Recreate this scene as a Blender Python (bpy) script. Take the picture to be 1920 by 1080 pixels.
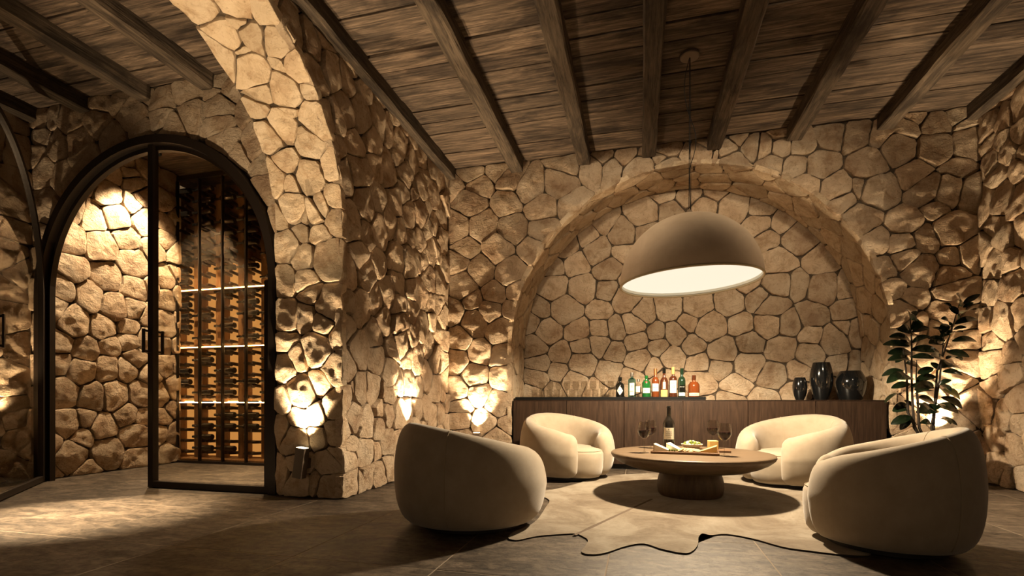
import bpy, bmesh, math, random
from mathutils import Vector, Matrix, noise

for o in list(bpy.data.objects):
    bpy.data.objects.remove(o)
scn = bpy.context.scene
COL = scn.collection
PI = math.pi
R = math.radians

# ------------------------------------------------------------------ camera
EYE = 0.8                       # eye height
FPX = 940.0                     # focal length in pixels of a 1920 wide frame
TH = math.atan(240 / 940.0)     # yaw to the left of the depth axis
HOR = 750.0                     # horizon row
cam = bpy.data.cameras.new('camera')
cam.sensor_width = 36.0
cam.lens = FPX / 1920 * 36.0
cam.shift_y = (HOR - 540) / 1920
cam.clip_start = 0.05
cam.clip_end = 60
camo = bpy.data.objects.new('camera', cam)
camo.location = (0, 0, EYE)
camo.rotation_euler = (PI / 2, 0, TH)
COL.objects.link(camo)
scn.camera = camo

# ------------------------------------------------------------------ world and exposure
w = bpy.data.worlds.new('cellar_dark')
w.use_nodes = True
w.node_tree.nodes['Background'].inputs[0].default_value = (1.0, 0.72, 0.45, 1)
w.node_tree.nodes['Background'].inputs[1].default_value = 0.17
scn.world = w
scn.view_settings.view_transform = 'Standard'
scn.view_settings.look = 'None'
scn.view_settings.gamma = 1.0
scn.view_settings.exposure = 0.40
scn.view_settings.use_curve_mapping = False

WARM = (1.0, 0.745, 0.455)
SOFT = (1.0, 0.79, 0.53)
# watts of the room's lamps
P_PIER, P_LEFT, P_BACK, P_PLANT, P_RIGHT = 190, 230, 230, 190, 260
P_NEAR, P_CORR, P_PENDANT, P_DOWN = 270, 120, 440, 460
P_FILL = 340  # the two added fill spots behind the camera
P_POOL = 5200
P_LED = 26.0


def spot(name, loc, aim, watts, color, size, blend, radius, parent=None):
    l = bpy.data.lights.new(name, 'SPOT')
    l.energy = watts
    l.color = color
    l.spot_size = R(size)
    l.spot_blend = blend
    l.shadow_soft_size = radius
    o = bpy.data.objects.new(name, l)
    d = Vector(aim) - Vector(loc)
    o.rotation_euler = d.to_track_quat('-Z', 'Y').to_euler()
    o.location = loc
    COL.objects.link(o)
    if parent is not None:
        o.parent = parent
        o.matrix_parent_inverse = parent.matrix_world.inverted()
    return o


# ------------------------------------------------------------------ measuring: photograph point -> point on a real plane
_c, _s = math.cos(TH), math.sin(TH)


def ray(px, py):
    a = (px - 960) / FPX
    return (_c * a - _s, _s * a + _c, (HOR - py) / FPX)


def on_x(px, py, X):
    r = ray(px, py); t = X / r[0]
    return Vector((X, r[1] * t, EYE + r[2] * t))


def on_y(px, py, Y):
    r = ray(px, py); t = Y / r[1]
    return Vector((r[0] * t, Y, EYE + r[2] * t))


def on_z(px, py, Z=0.0):
    r = ray(px, py); t = (Z - EYE) / r[2]
    return Vector((r[0] * t, r[1] * t, Z))


# ------------------------------------------------------------------ materials
MATS = {}


class NT:
    def __init__(self, name):
        self.m = bpy.data.materials.new(name)
        self.m.use_nodes = True
        self.t = self.m.node_tree
        self.b = self.t.nodes['Principled BSDF']
        self.out = self.t.nodes['Material Output']
        MATS[name] = self.m

    def n(self, typ, **kw):
        nd = self.t.nodes.new(typ)
        for k, v in kw.items():
            setattr(nd, k, v)
        return nd

    def l(self, a, b):
        self.t.links.new(a, b)

    def math(self, op, a, b=None, clamp=False):
        nd = self.n('ShaderNodeMath', operation=op, use_clamp=clamp)
        for i, x in enumerate((a, b)):
            if x is None:
                continue
            if isinstance(x, (int, float)):
                nd.inputs[i].default_value = x
            else:
                self.l(x, nd.inputs[i])
        return nd.outputs[0]

    def vec(self, space='world', scale=(1, 1, 1), jitter=0.0):
        if space == 'world':
            src = self.n('ShaderNodeNewGeometry').outputs['Position']
        else:
            src = self.n('ShaderNodeTexCoord').outputs['Object']
        if jitter:
            rnd = self.n('ShaderNodeObjectInfo').outputs['Random']
            sc = self.n('ShaderNodeVectorMath', operation='SCALE')
            sc.inputs[0].default_value = (jitter, jitter * .73, jitter * 1.31)
            self.l(rnd, sc.inputs['Scale'])
            ad = self.n('ShaderNodeVectorMath', operation='ADD')
            self.l(src, ad.inputs[0]); self.l(sc.outputs[0], ad.inputs[1])
            src = ad.outputs[0]
        mp = self.n('ShaderNodeMapping')
        mp.inputs['Scale'].default_value = scale
        self.l(src, mp.inputs['Vector'])
        return mp.outputs[0]

    def noise(self, v, scale, detail=6, rough=0.6, dist=0.0):
        nd = self.n('ShaderNodeTexNoise')
        nd.inputs['Scale'].default_value = scale
        nd.inputs['Detail'].default_value = detail
        nd.inputs['Roughness'].default_value = rough
        nd.inputs['Distortion'].default_value = dist
        self.l(v, nd.inputs['Vector'])
        return nd.outputs['Fac']

    def ramp(self, f, stops):
        nd = self.n('ShaderNodeValToRGB')
        e = nd.color_ramp.elements
        while len(e) < len(stops):
            e.new(0.5)
        for i, (p, c) in enumerate(stops):
            e[i].position = p
            e[i].color = (*c, 1) if len(c) == 3 else c
        self.l(f, nd.inputs[0])
        return nd.outputs[0]

    def mix(self, f, a, b, mode='MIX'):
        nd = self.n('ShaderNodeMix', data_type='RGBA', blend_type=mode)
        for s, x in ((nd.inputs['Factor'], f), (nd.inputs['A'], a), (nd.inputs['B'], b)):
            if isinstance(x, (int, float)):
                s.default_value = x
            elif isinstance(x, tuple):
                s.default_value = (*x, 1) if len(x) == 3 else x
            else:
                self.l(x, s)
        return nd.outputs['Result']

    def tint(self, col, amount):
        """lightness differs from object to object"""
        rnd = self.n('ShaderNodeObjectInfo').outputs['Random']
        v = self.math('ADD', self.math('MULTIPLY', rnd, 2 * amount), 1 - amount)
        hs = self.n('ShaderNodeHueSaturation')
        self.l(v, hs.inputs['Value']); self.l(col, hs.inputs['Color'])
        return hs.outputs[0]

    def bump(self, h, strength, distance, prev=None):
        nd = self.n('ShaderNodeBump')
        nd.inputs['Strength'].default_value = strength
        nd.inputs['Distance'].default_value = distance
        self.l(h, nd.inputs['Height'])
        if prev is not None:
            self.l(prev, nd.inputs['Normal'])
        return nd.outputs[0]

    def done(self, col=None, rough=None, nrm=None, metal=None, **kw):
        B = self.b.inputs
        for key, x in (('Base Color', col), ('Roughness', rough), ('Normal', nrm), ('Metallic', metal)):
            if x is None:
                continue
            if isinstance(x, tuple):
                B[key].default_value = (*x, 1)
            elif isinstance(x, (int, float)):
                B[key].default_value = x
            else:
                self.l(x, B[key])
        for k, v in kw.items():
            B[k.replace('_', ' ')].default_value = v
        return self.m


def plain(name, col, rough=0.5, metal=0.0, **kw):
    return NT(name).done(col, rough, None, metal, **kw)


def make_stone(name, lo, mid, hi, bump=0.85):
    t = NT(name)
    v = t.vec('world', jitter=37.0)
    a = t.noise(v, 3.2, 5, 0.6, 0.4)
    col = t.ramp(a, [(0.30, lo), (0.48, mid), (0.68, hi)])
    b = t.noise(v, 7, 10, 0.72, 0.8)
    col = t.mix(t.ramp(b, [(0.36, (.75, .75, .75)), (0.52, (0, 0, 0))]), col, t.mix(1.0, col, (0.60, 0.50, 0.41), 'MULTIPLY'))
    pit = t.noise(v, 46, 8, 0.7, 0.3)
    col = t.mix(t.ramp(pit, [(0.33, (.7, .7, .7)), (0.43, (0, 0, 0))]), col, t.mix(1.0, col, (0.50, 0.42, 0.34), 'MULTIPLY'))
    col = t.tint(col, 0.17)
    fine = t.noise(v, 42, 12, 0.75, 0.2)
    big = t.noise(v, 11, 8, 0.65, 0.4)
    vs = t.vec('world', (1, 1, 1.9), 37.0)
    cleft = t.noise(vs, 8, 10, 0.68, 0.8)
    h = t.math('ADD', t.math('ADD', t.math('MULTIPLY', big, 0.9), t.math('MULTIPLY', fine, 0.6)), t.math('MULTIPLY', cleft, 0.9))
    nrm = t.bump(h, bump, 0.06)
    t.done(col, 0.9, nrm, Specular_IOR_Level=0.2)


make_stone('stone', (0.46, 0.315, 0.205), (0.63, 0.475, 0.325), (0.75, 0.61, 0.45))
make_stone('soffit_stone', (0.50, 0.36, 0.235), (0.60, 0.465, 0.315), (0.68, 0.55, 0.40), 0.6)

t = NT('mortar')
v = t.vec()
t.done(t.ramp(t.noise(v, 14, 8), [(0.3, (0.042, 0.029, 0.018)), (0.7, (0.095, 0.067, 0.042))]), 0.95, t.bump(t.noise(v, 40, 6), 0.6, 0.02))

plain('plaster', (0.30, 0.22, 0.14), 0.95)


def make_wood(name, axis, lo, mid, hi, freq=1.0, rough=0.8, space='world', jitter=11.0, tint=0.25, bump=0.5, knots=True):
    t = NT(name)
    s = [22 * freq] * 3
    s[axis] = 1.6 * freq
    v = t.vec(space, tuple(s), jitter)
    g = t.noise(v, 1.6, 9, 0.68, 0.5)
    col = t.ramp(g, [(0.3, lo), (0.5, mid), (0.7, hi)])
    s2 = [4] * 3
    s2[axis] = 1.2
    v2 = t.vec(space, tuple(s2), jitter)
    big = t.noise(v2, 1.3, 4, 0.6, 0.6)
    fine_s = [70 * freq] * 3
    fine_s[axis] = 3.0 * freq
    crack = t.noise(t.vec(space, tuple(fine_s), jitter), 1.0, 8, 0.7, 0.3)
    if knots:
        col = t.mix(t.ramp(crack, [(0.34, (1, 1, 1)), (0.46, (0, 0, 0))]), col, t.mix(1.0, col, (0.30, 0.28, 0.26), 'MULTIPLY'))
        col = t.mix(t.ramp(big, [(0.36, (1, 1, 1)), (0.52, (0, 0, 0))]), col, t.mix(1.0, col, (0.38, 0.37, 0.38), 'MULTIPLY'))
    col = t.tint(col, tint)
    t.done(col, rough, t.bump(crack, bump * .8, 0.01, t.bump(g, bump, 0.02)), Specular_IOR_Level=0.25)


make_wood('plank_wood', 0, (0.026, 0.020, 0.015), (0.11, 0.078, 0.054), (0.26, 0.185, 0.128))
make_wood('beam_wood', 1, (0.040, 0.028, 0.019), (0.09, 0.066, 0.045), (0.16, 0.118, 0.08))
make_wood('cabinet_wood', 2, (0.019, 0.0105, 0.0065), (0.036, 0.020, 0.012), (0.057, 0.032, 0.019), 1.4, 0.45, tint=0.1, bump=0.08, knots=False)
make_wood('rack_wood', 2, (0.20, 0.105, 0.045), (0.28, 0.155, 0.07), (0.36, 0.21, 0.10), 1.0, 0.5, tint=0.1, bump=0.05, knots=False)
make_wood('table_wood', 0, (0.085, 0.056, 0.033), (0.12, 0.082, 0.05), (0.155, 0.108, 0.068), 0.8, 0.42, 'object', 0.0, 0.0, 0.05, False)
make_wood('table_base_wood', 2, (0.045, 0.028, 0.017), (0.075, 0.047, 0.028), (0.10, 0.066, 0.04), 0.8, 0.5, 'object', 0.0, 0.0, 0.05, False)
make_wood('board_wood', 0, (0.07, 0.036, 0.018), (0.12, 0.065, 0.032), (0.17, 0.095, 0.05), 1.5, 0.5, 'object', 3.0, 0.1, 0.05, False)
make_wood('peg_wood', 1, (0.030, 0.017, 0.010), (0.045, 0.026, 0.015), (0.06, 0.036, 0.02), 1.0, 0.6, tint=0.1, knots=False)

t = NT('tile_stone')
v = t.vec('world', (1.6, 5.0, 1), 23.0)
v1 = t.vec('world', (1, 1, 1), 23.0)
a = t.noise(v, 2.2, 10, 0.70, 0.9)
b = t.noise(v1, 20, 12, 0.78, 0.5)
v3 = t.vec('world', (1.0, 2.2, 1), 23.0)
c = t.noise(v3, 5.5, 10, 0.74, 1.2)
col = t.ramp(a, [(0.34, (0.040, 0.030, 0.022)), (0.5, (0.095, 0.073, 0.053)), (0.66, (0.17, 0.133, 0.098))])
col = t.mix(t.ramp(c, [(0.40, (.85, .85, .85)), (0.54, (0, 0, 0))]), col, t.mix(1.0, col, (0.38, 0.36, 0.34), 'MULTIPLY'))
col = t.mix(t.ramp(b, [(0.38, (.9, .9, .9)), (0.52, (0, 0, 0))]), col, t.mix(1.0, col, (0.40, 0.38, 0.36), 'MULTIPLY'))
col = t.tint(col, 0.08)
t.done(col, t.ramp(b, [(0.3, (0.6,) * 3), (0.7, (0.45,) * 3)]), t.bump(t.math('ADD', t.math('ADD', a, b), c), 0.22, 0.02), Specular_IOR_Level=0.3)
plain('grout', (0.25, 0.195, 0.14), 0.9)

t = NT('upholstery')
v = t.vec('object')
f = t.noise(v, 260, 4, 0.7)
g = t.noise(v, 9, 4, 0.6)
col = t.ramp(g, [(0.3, (0.31, 0.25, 0.18)), (0.7, (0.37, 0.305, 0.225))])
t.done(col, 0.95, t.bump(f, 0.22, 0.004), Specular_IOR_Level=0.12, Sheen_Weight=0.35, Sheen_Roughness=0.5)
plain('piping', (0.36, 0.29, 0.20), 0.9)
plain('plinth_black', (0.012, 0.010, 0.009), 0.6)

t = NT('cowhide')
v = t.vec('object')
vl = t.vec('object', (1, 3.5, 1))
a = t.noise(v, 2.3, 8, 0.68, 0.7)
hair = t.noise(vl, 30, 8, 0.75, 0.6)
col = t.ramp(a, [(0.34, (0.095, 0.062, 0.037)), (0.46, (0.18, 0.140, 0.096)), (0.60, (0.31, 0.268, 0.208))])
col = t.mix(0.35, col, t.ramp(hair, [(0.36, (0.085, 0.060, 0.038)), (0.62, (0.28, 0.24, 0.185))]))
t.done(col, 0.9, t.bump(hair, 0.3, 0.006), Specular_IOR_Level=0.1, Sheen_Weight=0.2)
plain('hide_edge', (0.03, 0.02, 0.012), 0.9)
plain('spine_hair', (0.10, 0.068, 0.043), 0.9)

plain('bronze', (0.018, 0.011, 0.007), 0.5, 0.4)
plain('fixture_metal', (0.13, 0.092, 0.062), 0.55, 0.1)
plain('black_metal', (0.004, 0.004, 0.004), 0.6, Specular_IOR_Level=0.15)
t = NT('shade_outer')
v = t.vec('object')
col = t.ramp(t.noise(v, 6, 6, 0.6, 0.4), [(0.3, (0.53, 0.40, 0.28)), (0.7, (0.64, 0.50, 0.36))])
t.done(col, 0.75, t.bump(t.noise(v, 90, 4), 0.08, 0.004))
plain('shade_inner', (0.85, 0.80, 0.68), 0.85)
plain('shade_rim', (0.46, 0.36, 0.22), 0.6)
plain('ceramic_black', (0.006, 0.0065, 0.007), 0.13, Coat_Weight=0.5)


def emitter(name, col, strength):
    t = NT(name)
    t.b.inputs['Base Color'].default_value = (0, 0, 0, 1)
    t.b.inputs['Emission Color'].default_value = (*col, 1)
    t.b.inputs['Emission Strength'].default_value = strength
    return t.m


emitter('lens_glow', (1.0, 0.78, 0.45), 6.0)
emitter('led_glow', (1.0, 0.60, 0.24), P_LED)
emitter('panel_glow', (1.0, 0.47, 0.13), 0.58)
emitter('diffuser_glow', (1.0, 0.90, 0.70), 0.74)


def make_glass(name, tint=(0.96, 0.96, 0.94), reflect=1.0, ior=1.45):
    t = NT(name)
    tr = t.n('ShaderNodeBsdfTransparent')
    tr.inputs[0].default_value = (*tint, 1)
    gl = t.n('ShaderNodeBsdfGlossy')
    gl.inputs['Roughness'].default_value = 0.015
    fr = t.n('ShaderNodeFresnel')
    fr.inputs[0].default_value = ior
    mx = t.n('ShaderNodeMixShader')
    front = t.math('SUBTRACT', 1.0, t.n('ShaderNodeNewGeometry').outputs['Backfacing'])
    t.l(t.math('MULTIPLY', t.math('MULTIPLY', fr.outputs[0], reflect), front, True), mx.inputs[0])
    t.l(tr.outputs[0], mx.inputs[1]); t.l(gl.outputs[0], mx.inputs[2])
    t.l(mx.outputs[0], t.out.inputs['Surface'])
    t.t.nodes.remove(t.b)
    return t.m


make_glass('pane_glass', (0.95, 0.93, 0.89), 0.9)
make_glass('rack_glass', (0.92, 0.88, 0.82), 1.4)
make_glass('clear_glass', (0.90, 0.89, 0.87), 1.15)
make_glass('pale_blue_glass', (0.42, 0.66, 0.66), 1.2)
plain('red_wine', (0.016, 0.0015, 0.003), 0.08)
plain('bottle_black', (0.006, 0.006, 0.005), 0.09, Coat_Weight=0.4)
plain('bottle_green', (0.010, 0.10, 0.022), 0.1, Coat_Weight=0.4)
plain('bottle_dark_green', (0.010, 0.028, 0.014), 0.1, Coat_Weight=0.4)
plain('bottle_amber', (0.16, 0.04, 0.010), 0.1, Coat_Weight=0.4)
plain('bottle_brown', (0.07, 0.02, 0.008), 0.1, Coat_Weight=0.4)
plain('wine_bottle_dark', (0.010, 0.008, 0.006), 0.15, Coat_Weight=0.3)
plain('label_cream', (0.62, 0.55, 0.42), 0.8)
plain('label_white', (0.68, 0.66, 0.60), 0.8)
plain('label_yellow', (0.55, 0.40, 0.15), 0.8)
plain('ink', (0.03, 0.025, 0.022), 0.8)
plain('seal_red', (0.35, 0.02, 0.015), 0.4)
plain('cap_silver', (0.45, 0.43, 0.40), 0.3, 0.9)
plain('cap_copper', (0.40, 0.17, 0.07), 0.35, 0.7)
plain('cork', (0.32, 0.19, 0.09), 0.8)
plain('cheese_white', (0.74, 0.68, 0.52), 0.6)
plain('cheese_rind', (0.36, 0.25, 0.13), 0.8)
plain('cheese_yellow', (0.72, 0.47, 0.15), 0.55)
t = NT('cheese_blue')
v = t.vec('object')
t.done(t.ramp(t.noise(v, 60, 6, 0.7), [(0.38, (0.20, 0.26, 0.30)), (0.46, (0.74, 0.70, 0.58))]), 0.6)
plain('cracker', (0.42, 0.26, 0.12), 0.8)
plain('olive_green', (0.16, 0.21, 0.03), 0.35)
plain('bowl_cream', (0.55, 0.47, 0.35), 0.5)
t = NT('leaf_dark')
v = t.vec('world', (1, 1, 1), 5.0)
col = t.tint(t.ramp(t.noise(v, 9, 3), [(0.3, (0.005, 0.010, 0.005)), (0.7, (0.011, 0.021, 0.008))]), 0.3)
t.done(col, 0.22, Coat_Weight=0.25)
plain('leaf_lit', (0.17, 0.22, 0.04), 0.3)  # lit copy of the dark leaf, the light painted into its colour
plain('stem_brown', (0.022, 0.014, 0.008), 0.8)
plain('soil', (0.02, 0.013, 0.008), 0.95)
plain('pot_black', (0.010, 0.009, 0.008), 0.5)


# ------------------------------------------------------------------ mesh helpers
def link(name, me, mat=None, parent=None, loc=(0, 0, 0)):
    if mat is not None and not me.materials:
        for m in ([mat] if isinstance(mat, str) else mat):
            me.materials.append(MATS[m])
    o = bpy.data.objects.new(name, me)
    o.location = loc
    if parent is not None:
        o.parent = parent
    COL.objects.link(o)
    return o


def mesh(name, verts, faces, smooth=False):
    me = bpy.data.meshes.new(name)
    me.from_pydata([tuple(v) for v in verts], [], faces)
    if smooth:
        me.shade_smooth()
    me.update()
    return me


def bm_obj(name, bm, mat, parent=None, loc=(0, 0, 0), smooth=False, angle=None):
    bmesh.ops.recalc_face_normals(bm, faces=bm.faces)
    me = bpy.data.meshes.new(name)
    bm.to_mesh(me)
    bm.free()
    if smooth:
        me.shade_smooth()
        if angle is not None:
            me.set_sharp_from_angle(angle=R(angle))
    return link(name, me, mat, parent, loc)


def thing(name, label, cat, loc=(0, 0, 0), rz=0.0, group=None):
    o = bpy.data.objects.new(name, None)
    o.empty_display_size = 0.1
    o.location = loc
    o.rotation_euler = (0, 0, rz)
    COL.objects.link(o)
    o['label'] = label
    o['category'] = cat
    if group:
        o['group'] = group
    return o


def tag(o, label, cat, group=None):
    o['label'] = label
    o['category'] = cat
    if group:
        o['group'] = group
    return o


def structure(name, label=None):
    o = bpy.data.objects.new(name, None)
    COL.objects.link(o)
    o['kind'] = 'structure'
    if label:
        o['label'] = label
    return o


def add_box(bm, lo, hi, bev=0.0, M=None):
    r = bmesh.ops.create_cube(bm, size=1.0)
    vs = r['verts']
    for v in vs:
        v.co = Vector((lo[i] + (v.co[i] + 0.5) * (hi[i] - lo[i]) for i in range(3)))
    if bev:
        es = list({e for v in vs for e in v.link_edges})
        q = bmesh.ops.bevel(bm, geom=es, offset=bev, segments=2, affect='EDGES', profile=0.5)
        vs = list({v for f in q['faces'] for v in f.verts} | {v for v in vs if v.is_valid})
    if M is not None:
        for v in {v for v in vs if v.is_valid}:
            v.co = M @ v.co
    return vs


def box(name, lo, hi, mat, parent=None, bev=0.0, M=None):
    bm = bmesh.new()
    add_box(bm, lo, hi, bev)
    if M is not None:
        bm.transform(M)
    return bm_obj(name, bm, mat, parent)


def lathe_mesh(name, prof, seg=32, smooth=True, angle=40):
    """prof: (radius, z) from bottom to top; radius 0 makes a pole"""
    verts, rings, faces = [], [], []
    for r, z in prof:
        if r < 1e-6:
            rings.append([len(verts)]); verts.append((0, 0, z))
        else:
            rings.append(list(range(len(verts), len(verts) + seg)))
            for k in range(seg):
                a = 2 * PI * k / seg
                verts.append((r * math.cos(a), r * math.sin(a), z))
    for A, B in zip(rings, rings[1:]):
        for k in range(seg):
            k2 = (k + 1) % seg
            if len(A) == 1 and len(B) == 1:
                continue
            if len(A) == 1:
                faces.append((A[0], B[k2], B[k])) if False else faces.append((A[0], B[k2], B[k])[::-1])
            elif len(B) == 1:
                faces.append((A[k], A[k2], B[0]))
            else:
                faces.append((A[k], A[k2], B[k2], B[k]))
    me = mesh(name, verts, faces, smooth)
    if smooth and angle:
        me.set_sharp_from_angle(angle=R(angle))
    return me


def lathe(name, prof, mat, parent=None, loc=(0, 0, 0), seg=32, angle=40):
    return link(name, lathe_mesh(name, prof, seg, True, angle), mat, parent, loc)


def tube_mesh(name, pts, rad, seg=8, closed=False):
    pts = [Vector(p) for p in pts]
    n = len(pts)
    verts, faces = [], []
    up = None
    for i, p in enumerate(pts):
        a = pts[(i - 1) % n] if (closed or i > 0) else p
        b = pts[(i + 1) % n] if (closed or i < n - 1) else p
        d = (b - a).normalized()
        if up is None:
            up = Vector((0, 0, 1)) if abs(d.z) < 0.9 else Vector((1, 0, 0))
        x = up.cross(d)
        if x.length < 1e-5:
            x = Vector((1, 0, 0)).cross(d)
        x.normalize()
        y = d.cross(x)
        up = y
        r = rad[i] if isinstance(rad, (list, tuple)) else rad
        for k in range(seg):
            an = 2 * PI * k / seg
            verts.append(p + x * (r * math.cos(an)) + y * (r * math.sin(an)))
    for i in range(n if closed else n - 1):
        j = (i + 1) % n
        for k in range(seg):
            k2 = (k + 1) % seg
            faces.append((i * seg + k, i * seg + k2, j * seg + k2, j * seg + k))
    if not closed:
        faces.append(tuple(range(seg))[::-1])
        faces.append(tuple(range((n - 1) * seg, n * seg)))
    return mesh(name, verts, faces, True)


def tube(name, pts, rad, mat, parent=None, seg=8, closed=False, loc=(0, 0, 0)):
    return link(name, tube_mesh(name, pts, rad, seg, closed), mat, parent, loc)


# ------------------------------------------------------------------ dry stone walling
def clip(poly, nx, ny, d):
    """keep the side nx*x + ny*y <= d"""
    out = []
    for i in range(len(poly)):
        a, b = poly[i], poly[(i + 1) % len(poly)]
        da, db = nx * a[0] + ny * a[1] - d, nx * b[0] + ny * b[1] - d
        if da <= 0:
            out.append(a)
        if (da < 0 < db) or (db < 0 < da):
            k = da / (da - db)
            out.append((a[0] + (b[0] - a[0]) * k, a[1] + (b[1] - a[1]) * k))
    return out


class Arch:
    """round-headed opening: straight jambs up to the springing, a half circle above; sd > 0 outside it"""
    def __init__(self, uc, vs, r):
        self.uc, self.vs, self.r = uc, vs, r

    def sd(self, u, v):
        if v > self.vs:
            dx, dy = u - self.uc, v - self.vs
            q = math.hypot(dx, dy) or 1e-6
            return q - self.r, dx / q, dy / q
        s = 1 if u > self.uc else -1
        return abs(u - self.uc) - self.r, s, 0.0


def fill_seeds(seeds, rect, rmin, rng, aspect=1.0, opening=None, keep=None):
    u0, v0, u1, v1 = rect
    seeds = list(seeds)
    n = int(40 * (u1 - u0) * (v1 - v0) / (rmin * rmin))
    for _ in range(min(n, 9000)):
        u, v = rng.uniform(u0, u1), rng.uniform(v0, v1)
        if opening and opening.sd(u, v)[0] < 0.09:
            continue
        rr = rmin * rng.choice((0.72, 1.0, 1.0, 1.15, 1.3))
        if all(((u - a) / aspect) ** 2 + (v - b) ** 2 > rr * rr for a, b in seeds):
            seeds.append((u, v))
    return seeds


def wall_stones(parent, seeds, rect, to3d, mat, rng, joint=0.0042, proud=0.042, opening=None, inside=False, res=22, rough=1.0, visible=None):
    """one mesh object per stone; to3d(u, v, h) puts a point of the wall's own plane, h proud of the mortar, into the room"""
    u0, v0, u1, v1 = rect
    pts = list(seeds)
    ghosts, gh = [], {}
    if opening:
        good = []
        for p in pts:
            d, gx, gy = opening.sd(*p)
            if d > 0.03:
                good.append(p)
                if d < 0.45:
                    gh[p] = (p[0] - 2 * d * gx, p[1] - 2 * d * gy)
                    ghosts.append(gh[p])
        pts = good
    wt = {p: rng.uniform(0, 0.02) for p in pts}
    for p, g_ in list(gh.items()):
        wt[g_] = wt[p]
    allp = pts + ghosts
    count = 0
    for i, (su, sv) in enumerate(pts):
        poly = [(u0, v0), (u1, v0), (u1, v1), (u0, v1)]
        near = sorted(((a - su) ** 2 + (b - sv) ** 2, a, b) for j, (a, b) in enumerate(allp) if j != i)[:26]
        for d2, a, b in near:
            if d2 < 1e-6:
                continue
            nx, ny = a - su, b - sv
            poly = clip(poly, nx, ny, nx * (su + a) / 2 + ny * (sv + b) / 2 + (wt[(su, sv)] - wt[(a, b)]) / 2)
            if len(poly) < 3:
                break
        if len(poly) < 3:
            continue
        # joint: move every edge inwards
        ins = poly
        for k in range(len(poly)):
            a, b = poly[k], poly[(k + 1) % len(poly)]
            ex, ey = b[0] - a[0], b[1] - a[1]
            L = math.hypot(ex, ey)
            if L < 1e-5:
                continue
            nx, ny = ey / L, -ex / L
            ins = clip(ins, nx, ny, nx * a[0] + ny * a[1] - joint * rng.uniform(0.6, 1.5))
            if len(ins) < 3:
                break
        if len(ins) < 3:
            continue
        # round the corners a little
        for q in (0.075,):
            o2 = []
            for k in range(len(ins)):
                a, b = ins[k], ins[(k + 1) % len(ins)]
                o2.append((a[0] + (b[0] - a[0]) * q, a[1] + (b[1] - a[1]) * q))
                o2.append((b[0] + (a[0] - b[0]) * q, b[1] + (a[1] - b[1]) * q))
            ins = o2
        # even spacing along the outline
        per = [0.0]
        for k in range(len(ins)):
            a, b = ins[k], ins[(k + 1) % len(ins)]
            per.append(per[-1] + math.hypot(b[0] - a[0], b[1] - a[1]))
        P = per[-1]
        if P < 0.16:
            continue
        n = max(14, min(36, int(P / 0.045)))
        ring, k = [], 0
        for j in range(n):
            s = P * j / n
            while per[k + 1] < s:
                k += 1
            a, b = ins[k], ins[(k + 1) % len(ins)]
            f = (s - per[k]) / max(per[k + 1] - per[k], 1e-9)
            ring.append((a[0] + (b[0] - a[0]) * f, a[1] + (b[1] - a[1]) * f))
        cu = sum(p[0] for p in ring) / n
        cv = sum(p[1] for p in ring) / n
        off = Vector((rng.uniform(0, 90), rng.uniform(0, 90), rng.uniform(0, 90)))
        wob = []
        for u, v in ring:
            g = noise.noise(Vector((u * 14, v * 14, 0)) + off) * 0.35 + noise.noise(Vector((u * 40, v * 40, 3)) + off) * 0.16
            d = math.hypot(u - cu, v - cv) or 1e-6
            g *= 0.04
            wob.append((u + (u - cu) / d * g, v + (v - cv) / d * g))
        ring = wob
        if opening:
            r2 = []
            for u, v in ring:
                d, gx, gy = opening.sd(u, v)
                if d < 0.004:
                    u, v = u + (0.004 - d) * gx, v + (0.004 - d) * gy
                r2.append((u, v))
            ring = r2
        ring = [(min(max(u, u0 + .002), u1 - .002), min(max(v, v0 + .002), v1 - .002)) for u, v in ring]
        size = math.sqrt(P) * 0.75
        p = proud * rng.uniform(0.75, 1.25)
        planes = [(rng.gauss(0, .12) * rough, rng.gauss(0, .12) * rough, rng.uniform(-.002, .016)) for _ in range(4)]
        planes.append((rng.gauss(0, .05), rng.gauss(0, .05), 0.0))

        def height(u, v):
            x, y = u - cu, v - cv
            h = min(a * x + b * y + c for a, b, c in planes)
            q = Vector((u, v, 0)) + off
            h += rough * (noise.noise(q * 6.5) * 0.013 + noise.noise(q * 15) * 0.009 - abs(noise.noise(q * 10)) * 0.012 + 0.003)
            return max(p + h, 0.012)

        verts, faces = [], []
        levels = [(1.0, None, -0.02), (1.0, 0.68, 0), (0.970, 0.95, 0), (0.88, 1, 0), (0.74, 1, 0), (0.59, 1, 0), (0.44, 1, 0), (0.29, 1, 0), (0.14, 1, 0)]
        for sc, hf, base in levels:
            for u, v in ring:
                a, b = cu + (u - cu) * sc, cv + (v - cv) * sc
                verts.append(to3d(a, b, base if hf is None else height(a, b) * hf))
        verts.append(to3d(cu, cv, height(cu, cv)))
        for L in range(len(levels) - 1):
            for j in range(n):
                j2 = (j + 1) % n
                faces.append((L * n + j, L * n + j2, (L + 1) * n + j2, (L + 1) * n + j))
        L = (len(levels) - 1) * n
        for j in range(n):
            faces.append((L + j, L + (j + 1) % n, len(verts) - 1))
        c3 = Vector(to3d(cu, cv, 0))
        if (Vector(verts[-1]) - c3).length > 0:
            a, b, c = verts[faces[-1][0]], verts[faces[-1][1]], verts[faces[-1][2]]
            nrm = (Vector(b) - Vector(a)).cross(Vector(c) - Vector(a))
            if nrm.dot(Vector(to3d(cu, cv, 1.0)) - c3) < 0:
                faces = [f[::-1] for f in faces]
        me = mesh('stone', [Vector(q) - c3 for q in verts], faces, True)
        me.set_sharp_from_angle(angle=R(38))
        link('stone', me, mat, parent, c3)
        count += 1
    return count


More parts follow.
